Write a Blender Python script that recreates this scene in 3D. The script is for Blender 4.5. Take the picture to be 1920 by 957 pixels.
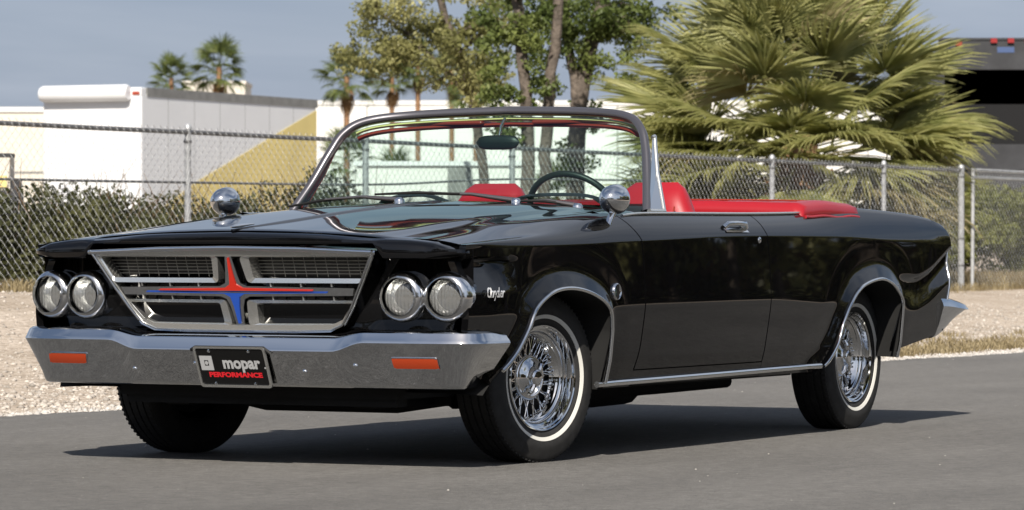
import bpy, bmesh, math, random
import numpy as np
from mathutils import Vector, Matrix
R = math.radians
random.seed(7); rng = np.random.default_rng(7)
scene = bpy.context.scene
for o in list(bpy.data.objects): bpy.data.objects.remove(o, do_unlink=True)

# ------------------------------------------------------------------ camera
cam_d = bpy.data.cameras.new('camera'); cam = bpy.data.objects.new('camera', cam_d)
scene.collection.objects.link(cam); scene.camera = cam
cam.location = (7.9077, -13.6131, 0.8621)
cam.rotation_euler = (R(90) - 0.0034, 0, 0.4858)
cam_d.sensor_width = 36.0; cam_d.lens = 36.0 * 7425.0 / 1920.0
cam_d.clip_start = 0.5; cam_d.clip_end = 6000
cam_d.dof.use_dof = True; cam_d.dof.focus_distance = 16.0; cam_d.dof.aperture_fstop = 11.0

# ------------------------------------------------------------------ light
SUN = Vector((0.42, -1.15, 1.0)).normalized()           # direction towards the sun
SUN_EL = math.asin(SUN.z); SUN_ROT = math.atan2(SUN.x, SUN.y)
world = bpy.data.worlds.new('World'); scene.world = world; world.use_nodes = True
wn = world.node_tree.nodes; wl = world.node_tree.links; wn.clear()
sky = wn.new('ShaderNodeTexSky'); sky.sky_type = 'NISHITA'; sky.sun_disc = False
sky.sun_elevation = SUN_EL; sky.sun_rotation = SUN_ROT
sky.air_density = 1.0; sky.dust_density = 3.0; sky.ozone_density = 2.0; sky.altitude = 600
tc = wn.new('ShaderNodeTexCoord')
mp = wn.new('ShaderNodeMapping'); mp.inputs['Scale'].default_value = (1.0, 1.0, 3.2)
wl.new(tc.outputs['Generated'], mp.inputs['Vector'])
nz = wn.new('ShaderNodeTexNoise'); nz.inputs['Scale'].default_value = 3.1; nz.inputs['Detail'].default_value = 7
nz.inputs['Roughness'].default_value = 0.5; nz.inputs['Distortion'].default_value = 0.4
wl.new(mp.outputs['Vector'], nz.inputs['Vector'])
rp = wn.new('ShaderNodeValToRGB'); rp.color_ramp.elements[0].position = 0.36; rp.color_ramp.elements[1].position = 0.72
rp.color_ramp.elements[0].color = (0.62, 0.62, 0.62, 1); rp.color_ramp.elements[1].color = (0.97, 0.97, 0.97, 1)
wl.new(nz.outputs['Fac'], rp.inputs['Fac'])
mx = wn.new('ShaderNodeMix'); mx.data_type = 'RGBA'
s0_ = wn.new('ShaderNodeSeparateXYZ'); wl.new(tc.outputs['Generated'], s0_.inputs[0])
h0_ = wn.new('ShaderNodeMapRange'); h0_.inputs['From Min'].default_value = 0.04; h0_.inputs['From Max'].default_value = 0.40; h0_.inputs['To Min'].default_value = 1.0; h0_.inputs['To Max'].default_value = 0.2; wl.new(s0_.outputs['Z'], h0_.inputs['Value'])
f0_ = wn.new('ShaderNodeMath'); f0_.operation = 'MULTIPLY'; wl.new(rp.outputs['Color'], f0_.inputs[0]); wl.new(h0_.outputs['Result'], f0_.inputs[1])   # haze is thickest at the horizon
wl.new(f0_.outputs[0], mx.inputs['Factor'])
wl.new(sky.outputs['Color'], mx.inputs['A']); mx.inputs['B'].default_value = (3.9, 4.65, 6.2, 1)
# broken thin cloud over the whole sky, thinning into haze towards the horizon
sp_ = wn.new('ShaderNodeSeparateXYZ'); wl.new(tc.outputs['Generated'], sp_.inputs[0])
zz_ = wn.new('ShaderNodeMath'); zz_.operation = 'MAXIMUM'; zz_.inputs[1].default_value = 0.0; wl.new(sp_.outputs['Z'], zz_.inputs[0])
za_ = wn.new('ShaderNodeMath'); za_.operation = 'ADD'; za_.inputs[1].default_value = 0.14; wl.new(zz_.outputs[0], za_.inputs[0])
dv_ = wn.new('ShaderNodeVectorMath'); dv_.operation = 'DIVIDE'; wl.new(tc.outputs['Generated'], dv_.inputs[0]); wl.new(za_.outputs[0], dv_.inputs[1])
n2_ = wn.new('ShaderNodeTexNoise'); n2_.inputs['Scale'].default_value = 0.9; n2_.inputs['Detail'].default_value = 8; n2_.inputs['Roughness'].default_value = 0.52; n2_.inputs['Distortion'].default_value = 0.5
wl.new(dv_.outputs[0], n2_.inputs['Vector'])
r2_ = wn.new('ShaderNodeValToRGB'); r2_.color_ramp.elements[0].position = 0.42; r2_.color_ramp.elements[1].position = 0.68; r2_.color_ramp.elements[1].color = (.85, .85, .85, 1)
wl.new(n2_.outputs['Fac'], r2_.inputs['Fac'])
hz_ = wn.new('ShaderNodeMapRange'); hz_.inputs['From Min'].default_value = 0.0; hz_.inputs['From Max'].default_value = 0.25; hz_.inputs['To Min'].default_value = 0.30; wl.new(sp_.outputs['Z'], hz_.inputs['Value'])
mu_ = wn.new('ShaderNodeMath'); mu_.operation = 'MULTIPLY'; wl.new(r2_.outputs['Color'], mu_.inputs[0]); wl.new(hz_.outputs['Result'], mu_.inputs[1])
m2_ = wn.new('ShaderNodeMix'); m2_.data_type = 'RGBA'; wl.new(mu_.outputs[0], m2_.inputs['Factor']); wl.new(mx.outputs['Result'], m2_.inputs['A']); m2_.inputs['B'].default_value = (7.4, 7.9, 8.9, 1)
bg = wn.new('ShaderNodeBackground'); bg.inputs['Strength'].default_value = 0.071
wl.new(m2_.outputs['Result'], bg.inputs['Color'])
wo = wn.new('ShaderNodeOutputWorld'); wl.new(bg.outputs['Background'], wo.inputs['Surface'])
sd = bpy.data.lights.new('sun', 'SUN'); sd.energy = 5.0; sd.angle = R(0.53); sd.color = (1.0, 0.93, 0.83)
so = bpy.data.objects.new('sun', sd); scene.collection.objects.link(so)
so.rotation_euler = SUN.to_track_quat('Z', 'Y').to_euler(); so.location = (10, -20, 20)

vs = scene.view_settings; vs.view_transform = 'Standard'; vs.look = 'None'; vs.gamma = 1.0
vs.use_curve_mapping = False; vs.exposure = 0.25
scene.render.engine = 'CYCLES'
scene.cycles.max_bounces = 10; scene.cycles.transparent_max_bounces = 24
scene.cycles.glossy_bounces = 6; scene.cycles.transmission_bounces = 8; scene.cycles.caustics_reflective = False

# ------------------------------------------------------------------ helpers
COL = scene.collection
def mat(name, col, rough=0.5, metal=0.0, coat=0.0, spec=0.5, noise=None, bump=None, ior=None):
    """noise=(scale, amount, detail) tints the colour; bump=(scale, strength, distance)"""
    m = bpy.data.materials.new(name); m.use_nodes = True
    nt = m.node_tree; b = nt.nodes['Principled BSDF']
    b.inputs['Base Color'].default_value = (*col, 1); b.inputs['Roughness'].default_value = rough
    b.inputs['Metallic'].default_value = metal; b.inputs['Coat Weight'].default_value = coat
    b.inputs['Coat Roughness'].default_value = 0.02; b.inputs['Specular IOR Level'].default_value = spec
    if ior: b.inputs['IOR'].default_value = ior
    if noise or bump:
        t = nt.nodes.new('ShaderNodeTexCoord')
    if noise:
        n = nt.nodes.new('ShaderNodeTexNoise'); n.inputs['Scale'].default_value = noise[0]
        n.inputs['Detail'].default_value = noise[2] if len(noise) > 2 else 5
        n.inputs['Roughness'].default_value = 0.6
        nt.links.new(t.outputs['Object'], n.inputs['Vector'])
        r = nt.nodes.new('ShaderNodeValToRGB')
        r.color_ramp.elements[0].position = 0.3; r.color_ramp.elements[1].position = 0.7
        a = noise[1]
        r.color_ramp.elements[0].color = (*[max(0, c * (1 - a)) for c in col], 1)
        r.color_ramp.elements[1].color = (*[min(1, c * (1 + a)) for c in col], 1)
        nt.links.new(n.outputs['Fac'], r.inputs['Fac']); nt.links.new(r.outputs['Color'], b.inputs['Base Color'])
    if bump:
        n2 = nt.nodes.new('ShaderNodeTexNoise'); n2.inputs['Scale'].default_value = bump[0]; n2.inputs['Detail'].default_value = 6
        nt.links.new(t.outputs['Object'], n2.inputs['Vector'])
        bp = nt.nodes.new('ShaderNodeBump'); bp.inputs['Strength'].default_value = bump[1]; bp.inputs['Distance'].default_value = bump[2]
        nt.links.new(n2.outputs['Fac'], bp.inputs['Height']); nt.links.new(bp.outputs['Normal'], b.inputs['Normal'])
    return m

def glass(name, tint, refl=1.0, rough=0.0):
    m = bpy.data.materials.new(name); m.use_nodes = True; nt = m.node_tree; nt.nodes.clear()
    tr = nt.nodes.new('ShaderNodeBsdfTransparent'); tr.inputs['Color'].default_value = (*tint, 1)
    gl = nt.nodes.new('ShaderNodeBsdfGlossy'); gl.inputs['Roughness'].default_value = rough
    fr = nt.nodes.new('ShaderNodeFresnel'); fr.inputs['IOR'].default_value = 1.5
    mu = nt.nodes.new('ShaderNodeMath'); mu.operation = 'MULTIPLY'; mu.inputs[1].default_value = refl
    mi = nt.nodes.new('ShaderNodeMixShader'); ou = nt.nodes.new('ShaderNodeOutputMaterial')
    nt.links.new(fr.outputs[0], mu.inputs[0]); nt.links.new(mu.outputs[0], mi.inputs[0])
    nt.links.new(tr.outputs[0], mi.inputs[1]); nt.links.new(gl.outputs[0], mi.inputs[2]); nt.links.new(mi.outputs[0], ou.inputs['Surface'])
    return m

def leafmat(name, c1, c2, trans=0.35, scale=3.0, rough=0.5):
    m = bpy.data.materials.new(name); m.use_nodes = True; nt = m.node_tree; nt.nodes.clear()
    t = nt.nodes.new('ShaderNodeTexCoord'); n = nt.nodes.new('ShaderNodeTexNoise')
    n.inputs['Scale'].default_value = scale; n.inputs['Detail'].default_value = 4
    nt.links.new(t.outputs['Object'], n.inputs['Vector'])
    r = nt.nodes.new('ShaderNodeValToRGB'); r.color_ramp.elements[0].position = 0.35; r.color_ramp.elements[1].position = 0.68
    r.color_ramp.elements[0].color = (*c1, 1); r.color_ramp.elements[1].color = (*c2, 1)
    nt.links.new(n.outputs['Fac'], r.inputs['Fac'])
    p = nt.nodes.new('ShaderNodeBsdfPrincipled'); p.inputs['Roughness'].default_value = rough
    p.inputs['Specular IOR Level'].default_value = 0.35
    tl = nt.nodes.new('ShaderNodeBsdfTranslucent'); mi = nt.nodes.new('ShaderNodeMixShader'); mi.inputs[0].default_value = trans
    nt.links.new(r.outputs['Color'], p.inputs['Base Color']); nt.links.new(r.outputs['Color'], tl.inputs['Color'])
    nt.links.new(p.outputs[0], mi.inputs[1]); nt.links.new(tl.outputs[0], mi.inputs[2])
    ou = nt.nodes.new('ShaderNodeOutputMaterial'); nt.links.new(mi.outputs[0], ou.inputs['Surface'])
    return m

def wmat(o):
    w = o.matrix_basis.copy()
    return w if o.parent is None else wmat(o.parent) @ o.matrix_parent_inverse @ w
def put(o, parent=None, label=None, cat=None, group=None, kind=None):
    COL.objects.link(o)
    if parent is not None:                  # meshes are written in scene coordinates, whatever the parent's place
        o.parent = parent; w = wmat(parent)
        o.matrix_parent_inverse = w.inverted()
    if label: o['label'] = label
    if cat: o['category'] = cat
    if group: o['group'] = group
    if kind: o['kind'] = kind
    return o

def mk(name, V, F, m, parent=None, smooth=None, loc=(0, 0, 0), rot=(0, 0, 0), **kw):
    me = bpy.data.meshes.new(name)
    me.from_pydata([tuple(map(float, v)) for v in V], [], [tuple(int(i) for i in f) for f in F]); me.update()
    if smooth:
        me.polygons.foreach_set('use_smooth', [True] * len(me.polygons))
        if smooth < 180: me.set_sharp_from_angle(angle=R(smooth))
    if isinstance(m, (list, tuple)):
        for k in m: me.materials.append(k)
    else: me.materials.append(m)
    o = bpy.data.objects.new(name, me); o.location = loc; o.rotation_euler = rot
    return put(o, parent, **kw)

def npmesh(name, V, F, m, parent=None, smooth=False, **kw):
    """V (n,3), F (m,k) numpy arrays, all faces with k corners"""
    V = np.asarray(V, np.float32); F = np.asarray(F, np.int32); k = F.shape[1]
    me = bpy.data.meshes.new(name); me.vertices.add(len(V)); me.vertices.foreach_set('co', V.ravel())
    me.loops.add(F.size); me.loops.foreach_set('vertex_index', F.ravel())
    me.polygons.add(len(F)); me.polygons.foreach_set('loop_start', np.arange(0, F.size, k, dtype=np.int32))
    try: me.polygons.foreach_set('loop_total', np.full(len(F), k, np.int32))
    except Exception: pass
    me.update(calc_edges=True); me.validate()
    if smooth: me.polygons.foreach_set('use_smooth', [True] * len(me.polygons))
    me.materials.append(m); o = bpy.data.objects.new(name, me)
    return put(o, parent, **kw)

def empty(name, loc, label, cat, group=None, rz=0.0):
    o = bpy.data.objects.new(name, None); o.location = loc; o.rotation_euler = (0, 0, rz); o.empty_display_size = 0.2
    return put(o, None, label, cat, group)

class B:                                   # small mesh collector
    def __init__(s): s.V = []; s.F = []
    def add(s, V, F):
        n = len(s.V); s.V += [tuple(v) for v in V]; s.F += [tuple(i + n for i in f) for f in F]; return s
    def box(s, x0, x1, y0, y1, z0, z1):
        V = [(x, y, z) for x in (x0, x1) for y in (y0, y1) for z in (z0, z1)]
        return s.add(V, [(0, 1, 3, 2), (4, 6, 7, 5), (0, 4, 5, 1), (2, 3, 7, 6), (0, 2, 6, 4), (1, 5, 7, 3)])
    def tube(s, P, r, n=8, cap=True, flat=None):
        P = [Vector(p) for p in P]; rs = r if isinstance(r, (list, tuple)) else [r] * len(P)
        V = []; F = []; prev = None
        for i, p in enumerate(P):
            t = (P[min(i + 1, len(P) - 1)] - P[max(i - 1, 0)]).normalized()
            if prev is None:
                a = Vector((0, 0, 1)) if abs(t.z) < 0.9 else Vector((1, 0, 0)); u = t.cross(a).normalized()
            else: u = (prev - t * prev.dot(t)).normalized()
            prev = u; w = t.cross(u)
            for k in range(n):
                a = 2 * math.pi * k / n
                V.append(p + (u * math.cos(a) + w * math.sin(a) * (flat or 1)) * rs[i])
        for i in range(len(P) - 1):
            for k in range(n):
                a = i * n + k; b = i * n + (k + 1) % n; F.append((a, b, b + n, a + n))
        if cap: F.append(tuple(range(n - 1, -1, -1))); F.append(tuple((len(P) - 1) * n + k for k in range(n)))
        return s.add(V, F)
    def lathe(s, prof, n=48, axis='x', c=(0, 0, 0), flip=False):
        V = []; F = []
        for r, h in prof:
            for k in range(n):
                a = 2 * math.pi * k / n; ca, sa = r * math.cos(a), r * math.sin(a)
                v = {'x': (h, ca, sa), 'y': (sa, h, ca), 'z': (ca, sa, h)}[axis]
                V.append((v[0] + c[0], v[1] + c[1], v[2] + c[2]))
        for i in range(len(prof) - 1):
            for k in range(n):
                a = i * n + k; b = i * n + (k + 1) % n
                F.append((a, b, b + n, a + n) if not flip else (a, a + n, b + n, b))
        return s.add(V, F)
    def grid(s, G, flip=False):
        nr = len(G); nc = len(G[0]); V = [p for row in G for p in row]; F = []
        for i in range(nr - 1):
            for j in range(nc - 1):
                a = i * nc + j; f = (a, a + 1, a + nc + 1, a + nc); F.append(f[::-1] if flip else f)
        return s.add(V, F)
    def prism(s, loop, fn, d0, d1):
        """closed 2-D loop extruded between fn(p, d0) and fn(p, d1)"""
        n = len(loop); V = [fn(p, d0) for p in loop] + [fn(p, d1) for p in loop]
        F = [tuple(range(n)), tuple(range(2 * n - 1, n - 1, -1))] + [(i, i + n, (i + 1) % n + n, (i + 1) % n) for i in range(n)]
        return s.add(V, F)
    def ring(s, a, b, fn, d0, d1, db=None):
        """frame between two closed loops of the same count"""
        n = len(a); db = d0 if db is None else db
        V = [fn(p, d0) for p in a] + [fn(p, db) for p in b] + [fn(p, d1) for p in a] + [fn(p, d1) for p in b]; F = []
        for i in range(n):
            j = (i + 1) % n
            F += [(i, j, n + j, n + i), (i, 2 * n + i, 2 * n + j, j), (n + i, n + j, 3 * n + j, 3 * n + i), (2 * n + i, 3 * n + i, 3 * n + j, 2 * n + j)]
        return s.add(V, F)
    def mir(s):
        n = len(s.V); s.V += [(-v[0], v[1], v[2]) for v in s.V]; s.F += [tuple(i + n for i in f[::-1]) for f in s.F]; return s
    def mk(s, name, m, parent=None, smooth=None, **kw): return mk(name, s.V, s.F, m, parent, smooth, **kw)
def flipx(b):
    c = B(); c.V = [(-v[0], v[1], v[2]) for v in b.V]; c.F = [f[::-1] for f in b.F]; return c

def bevel(o, w, seg=2, ang=30):
    md = o.modifiers.new('bevel', 'BEVEL'); md.width = w; md.segments = seg; md.limit_method = 'ANGLE'; md.angle_limit = R(ang)
    return o

class Cv:                                   # monotone cubic through knots
    def __init__(s, *k):
        s.x = np.array([a for a, b in k], float); s.y = np.array([b for a, b in k], float)
        h = np.diff(s.x); d = np.diff(s.y) / h; m = np.zeros(len(s.x)); m[0] = d[0]; m[-1] = d[-1]
        for i in range(1, len(s.x) - 1):
            if d[i - 1] * d[i] > 0:
                w1 = 2 * h[i] + h[i - 1]; w2 = h[i] + 2 * h[i - 1]; m[i] = (w1 + w2) / (w1 / d[i - 1] + w2 / d[i])
        s.m = m
    def __call__(s, t):
        t = min(max(t, s.x[0]), s.x[-1]); i = min(max(int(np.searchsorted(s.x, t)) - 1, 0), len(s.x) - 2)
        h = s.x[i + 1] - s.x[i]; u = (t - s.x[i]) / h
        return float((2*u**3 - 3*u*u + 1) * s.y[i] + (u**3 - 2*u*u + u) * h * s.m[i] + (3*u*u - 2*u**3) * s.y[i + 1] + (u**3 - u*u) * h * s.m[i + 1])
def sst(a, b, x):
    t = min(max((x - a) / (b - a), 0), 1); return t * t * (3 - 2 * t)
def spline(P, n):                           # catmull-rom resample of 3-D points
    P = [Vector(p) for p in P]; out = []
    for i in range(len(P) - 1):
        p0 = P[max(i - 1, 0)]; p1 = P[i]; p2 = P[i + 1]; p3 = P[min(i + 2, len(P) - 1)]
        for k in range(n):
            t = k / n
            out.append(0.5 * ((2 * p1) + (p2 - p0) * t + (2 * p0 - 5 * p1 + 4 * p2 - p3) * t * t + (3 * p1 - p0 - 3 * p2 + p3) * t ** 3))
    out.append(P[-1]); return out

# ------------------------------------------------------------------ materials
M = {}
M['paint'] = mat('black_paint', (0.0035, 0.0035, 0.004), 0.35, 0, 1.0, 0.0)
M['paint'].node_tree.nodes['Principled BSDF'].inputs['Coat IOR'].default_value = 1.52
M['paint_in'] = mat('dull_black', (0.004, 0.004, 0.004), 0.6)
M['under'] = mat('underbody', (0.006, 0.006, 0.006), 0.8, noise=(9, .4))
M['chrome'] = mat('chrome', (0.78, 0.79, 0.80), 0.05, 1.0)
M['chrome_b'] = mat('bumper_chrome', (0.74, 0.75, 0.76), 0.04, 1.0, bump=(4, 0.015, 0.002))
M['silver'] = mat('satin_silver', (0.78, 0.78, 0.75), 0.24, 0.9)
M['bezel'] = mat('lamp_bezel', (0.80, 0.80, 0.80), 0.13, 1.0)
M['mesh'] = mat('grille_mesh_metal', (0.42, 0.41, 0.38), 0.45, 0.3)
M['frame'] = mat('windscreen_frame', (0.13, 0.126, 0.14), 0.30, 0.6, 0.5)
M['rubber'] = mat('tyre_rubber', (0.024, 0.0235, 0.023), 0.7, noise=(30, .3), bump=(220, .25, .002))
M['white'] = mat('whitewall', (0.74, 0.73, 0.68), 0.5)
M['red'] = mat('red_vinyl', (0.36, 0.010, 0.018), 0.38, 0, 0.15, bump=(60, .08, .004))
M['dkred'] = mat('dark_red_trim', (0.30, 0.03, 0.018), 0.4)
M['tan_refl'] = mat('painted_tan_reflection', (0.80, 0.64, 0.28), 0.4, 0)  # tan reflection of the chrome header garnish, put into a flat colour
M['dash'] = mat('dark_green_dash', (0.008, 0.014, 0.013), 0.45)
M['glass'] = glass('green_tinted_glass', (0.70, 0.87, 0.82), 1.0)
M['vent'] = glass('clear_glass', (0.80, 0.90, 0.88), 1.0)
M['lens'] = glass('headlight_lens', (0.93, 0.94, 0.93), 1.6, 0.02)
M['orange'] = mat('amber_lens', (0.36, 0.042, 0.010), 0.15, 0, .6)
M['inlay_r'] = mat('red_enamel', (0.62, 0.03, 0.015), 0.25, 0, .5)
M['inlay_b'] = mat('blue_enamel', (0.02, 0.08, 0.42), 0.25, 0, .5)
M['plate'] = mat('plate_black', (0.006, 0.006, 0.006), 0.3)
M['letter'] = mat('plate_silver_letter', (0.45, 0.46, 0.47), 0.4)
M['letter_r'] = mat('plate_red_letter', (0.72, 0.02, 0.03), 0.4)
M['galv'] = mat('galvanised_steel', (0.50, 0.51, 0.52), 0.45, 0.35, noise=(14, .2))
M['galv_dark'] = mat('weathered_steel', (0.20, 0.20, 0.20), 0.55, 0.4, noise=(14, .3))
M['marker'] = mat('dull_red_marker', (0.30, 0.02, 0.02), .4)
M['wall_white'] = mat('white_stucco', (0.80, 0.79, 0.76), 0.85, noise=(0.7, .05), bump=(30, .2, .02))
M['wall_cream'] = mat('cream_stucco', (0.72, 0.67, 0.58), 0.85, noise=(0.7, .06), bump=(30, .2, .02))
M['trailer'] = mat('white_trailer_paint', (0.80, 0.81, 0.82), 0.4, noise=(.6, .04))
M['yellow'] = mat('mustard_paint', (0.80, 0.65, 0.25), 0.5, noise=(.8, .08))
M['grey_trim'] = mat('grey_trim', (0.22, 0.22, 0.21), 0.55, noise=(4, .2))
M['fascia'] = mat('grey_fascia', (0.075, 0.075, 0.078), 0.6, noise=(3, .3))
M['dark_grey'] = mat('charcoal_metal', (0.035, 0.036, 0.04), 0.5, noise=(3, .3))
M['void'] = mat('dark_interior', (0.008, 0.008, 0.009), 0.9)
M['bark'] = mat('grey_bark', (0.13, 0.105, 0.085), 0.9, noise=(8, .45), bump=(16, .9, .05))
M['palm_bark'] = mat('palm_bark', (0.30, 0.17, 0.09), 0.9, noise=(12, .5), bump=(30, .9, .04))
M['dead'] = leafmat('dead_frond', (0.22, 0.12, 0.05), (0.42, 0.27, 0.13), 0.2, 6)
M['palm'] = leafmat('palm_leaf', (0.29, 0.31, 0.11), (0.64, 0.62, 0.28), 0.42, 3, .42)
M['palm_dry'] = leafmat('palm_leaf_dry', (0.32, 0.28, 0.14), (0.56, 0.49, 0.28), 0.34, 3, .45)
M['palm_far'] = leafmat('palm_leaf_far', (0.08, 0.12, 0.04), (0.20, 0.23, 0.07), 0.25, 3)
M['leaf'] = leafmat('ash_leaf', (0.085, 0.12, 0.03), (0.25, 0.29, 0.085), 0.35, 1.3)
M['leaf_olive'] = leafmat('olive_leaf', (0.19, 0.195, 0.065), (0.40, 0.38, 0.16), 0.35, 1.1)
M['leaf_dark'] = leafmat('hedge_leaf', (0.04, 0.046, 0.018), (0.115, 0.115, 0.042), 0.25, 1.5)
M['leaf_bush'] = leafmat('bush_leaf', (0.11, 0.13, 0.03), (0.27, 0.28, 0.075), 0.3, 2)
M['twig'] = mat('dry_twig', (0.14, 0.09, 0.05), 0.9)
M['straw'] = leafmat('dry_grass', (0.27, 0.21, 0.11), (0.45, 0.37, 0.22), 0.25, 5)
# ------------------------------------------------------------------ ground
def gz(x, y):
    """height of the ground: flat road, verge rising gently to the fence line"""
    t = sst(-3.4, -10.5, x) if x < -3.4 else 0.0
    base = 0.46 - 0.24 * min(max((y - 12.0) / 22.0, 0), 1)
    return t * base
def sst(a, b, x):
    t = min(max((x - a) / (b - a), 0), 1); return t * t * (3 - 2 * t)

def nodes(m): return m.node_tree.nodes, m.node_tree.links, m.node_tree.nodes['Principled BSDF']
def asphalt():
    m = mat('asphalt', (0.085, 0.084, 0.082), 0.75, spec=0.35); n, l, b = nodes(m); b.inputs['Diffuse Roughness'].default_value = 1.0; b.inputs['Sheen Weight'].default_value = .07; b.inputs['Sheen Roughness'].default_value = .6; b.inputs['Sheen Tint'].default_value = (1, .96, .92, 1)
    t = n.new('ShaderNodeTexCoord')
    a = n.new('ShaderNodeTexNoise'); a.inputs['Scale'].default_value = 110; a.inputs['Detail'].default_value = 5; a.inputs['Roughness'].default_value = .75
    c = n.new('ShaderNodeTexNoise'); c.inputs['Scale'].default_value = 0.55; c.inputs['Detail'].default_value = 5
    mp = n.new('ShaderNodeMapping'); mp.inputs['Scale'].default_value = (1.0, 0.16, 1.0)
    s = n.new('ShaderNodeTexNoise'); s.inputs['Scale'].default_value = 2.6; s.inputs['Detail'].default_value = 4
    v = n.new('ShaderNodeTexVoronoi'); v.inputs['Scale'].default_value = 95
    g = n.new('ShaderNodeTexNoise'); g.inputs['Scale'].default_value = 17; g.inputs['Detail'].default_value = 5; g.inputs['Roughness'].default_value = .7
    for q in (a, c, v, g): l.new(t.outputs['Object'], q.inputs['Vector'])
    l.new(t.outputs['Object'], mp.inputs['Vector']); l.new(mp.outputs['Vector'], s.inputs['Vector'])
    def ramp(src, p0, c0, p1, c1):
        r = n.new('ShaderNodeValToRGB'); r.color_ramp.elements[0].position = p0; r.color_ramp.elements[1].position = p1
        r.color_ramp.elements[0].color = (c0, c0, c0, 1); r.color_ramp.elements[1].color = (c1, c1, c1, 1); l.new(src, r.inputs['Fac']); return r.outputs['Color']
    cols = [ramp(g.outputs['Fac'], .3, .70, .7, 1.30), ramp(a.outputs['Fac'], .3, .45, .72, 1.6), ramp(c.outputs['Fac'], .3, .84, .7, 1.12), ramp(s.outputs['Fac'], .3, .88, .7, 1.10), ramp(v.outputs['Color'], .86, 1.0, .97, 1.7)]
    cur = None
    for k in cols:
        x = n.new('ShaderNodeMix'); x.data_type = 'RGBA'; x.blend_type = 'MULTIPLY'; x.inputs['Factor'].default_value = 1
        if cur is None: x.inputs['A'].default_value = (0.104, 0.101, 0.096, 1)
        else: l.new(cur, x.inputs['A'])
        l.new(k, x.inputs['B']); cur = x.outputs['Result']
    l.new(cur, b.inputs['Base Color'])
    bp = n.new('ShaderNodeBump'); bp.inputs['Strength'].default_value = .9; bp.inputs['Distance'].default_value = .012
    l.new(a.outputs['Fac'], bp.inputs['Height']); l.new(bp.outputs['Normal'], b.inputs['Normal'])
    return m
def gravel():
    m = mat('gravel', (0.44, 0.37, 0.31), 0.9, spec=.2); n, l, b = nodes(m); b.inputs['Diffuse Roughness'].default_value = 0.8
    t = n.new('ShaderNodeTexCoord')
    v = n.new('ShaderNodeTexVoronoi'); v.inputs['Scale'].default_value = 34
    c = n.new('ShaderNodeTexNoise'); c.inputs['Scale'].default_value = .8; c.inputs['Detail'].default_value = 8; c.inputs['Roughness'].default_value = .65
    for q in (v, c): l.new(t.outputs['Object'], q.inputs['Vector'])
    r = n.new('ShaderNodeValToRGB'); e = r.color_ramp.elements
    e[0].position = 0; e[0].color = (.235, .20, .165, 1); e[1].position = 1; e[1].color = (.52, .47, .42, 1)
    k = e.new(.5); k.color = (.385, .335, .285, 1); l.new(v.outputs['Color'], r.inputs['Fac'])
    r2 = n.new('ShaderNodeValToRGB'); r2.color_ramp.elements[0].position = .32; r2.color_ramp.elements[1].position = .7
    r2.color_ramp.elements[0].color = (.72, .68, .62, 1); r2.color_ramp.elements[1].color = (1.12, 1.1, 1.08, 1); l.new(c.outputs['Fac'], r2.inputs['Fac'])
    x = n.new('ShaderNodeMix'); x.data_type = 'RGBA'; x.blend_type = 'MULTIPLY'; x.inputs['Factor'].default_value = 1
    l.new(r.outputs['Color'], x.inputs['A']); l.new(r2.outputs['Color'], x.inputs['B']); l.new(x.outputs['Result'], b.inputs['Base Color'])
    bp = n.new('ShaderNodeBump'); bp.inputs['Strength'].default_value = .8; bp.inputs['Distance'].default_value = .02; bp.invert = True
    l.new(v.outputs['Distance'], bp.inputs['Height']); l.new(bp.outputs['Normal'], b.inputs['Normal'])
    return m
M['asphalt'] = asphalt(); M['gravel'] = gravel()
xs = [-3000, -600, -150, -60, -30, -20, -14] + [-12 + .3 * i for i in range(31)] + [-2.8, 0, 3, 7, 10, 20, 60, 200, 800, 3000]
ys = [-3000, -600, -120, -40, -10] + [float(v) for v in range(-4, 46, 2)] + [60, 90, 150, 400, 1200, 4000]
b_ = B(); b_.grid([[(x, y, gz(x, y)) for x in xs] for y in ys]); b_.mk('ground', M['gravel'], smooth=180, kind='structure')
# road: ragged left edge
def road_edge(y): return -3.36 + 0.036 * min(max(y - 2, 0), 40) * .9 + 0.035 * math.sin(y * 2.3) + 0.025 * math.sin(y * 5.9 + 1) + .012 * math.sin(y * 17)
yy = [-400, -100, -40, -20] + [-10 + .12 * i for i in range(560)] + [80, 160, 400, 900]
G = [[(road_edge(y), y, -0.01), (road_edge(y) + .012, y, 0.006), (road_edge(y) + .3, y, .008), (2, y, .008), (7.4, y, .008), (7.44, y, -.01)] for y in yy]
b_ = B(); b_.grid(G); b_.mk('road', M['asphalt'], smooth=60, kind='structure')

# loose stones on the verge
ICO = np.array([(0, 0, .7), (.9, 0, .1), (.28, .85, .12), (-.72, .53, .08), (-.72, -.53, .1), (.28, -.85, .08), (0, 0, -.4)], np.float32)
ICF = np.array([(0, 1, 2), (0, 2, 3), (0, 3, 4), (0, 4, 5), (0, 5, 1), (6, 2, 1), (6, 3, 2), (6, 4, 3), (6, 5, 4), (6, 1, 5)], np.int32)
def scatter(name, n, fx, size, m, label, cat):
    P = np.array([fx() for _ in range(n)], np.float32)
    s = (size[0] + (size[1] - size[0]) * rng.random(n) ** 3).astype(np.float32)
    a = rng.random(n) * 6.283; c, sn = np.cos(a), np.sin(a)
    V = ICO[None] * (s[:, None, None] * (0.7 + .6 * rng.random((n, 1, 3))))
    V = V * (1 + .3 * (rng.random(V.shape) - .5))
    X = V[..., 0] * c[:, None] - V[..., 1] * sn[:, None]; Y = V[..., 0] * sn[:, None] + V[..., 1] * c[:, None]
    V = np.stack([X, Y, V[..., 2]], -1) + P[:, None, :]
    F = ICF[None] + (np.arange(n) * 7)[:, None, None]
    return npmesh(name, V.reshape(-1, 3), F.reshape(-1, 3), m, label=label, cat=cat, kind='stuff')
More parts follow.
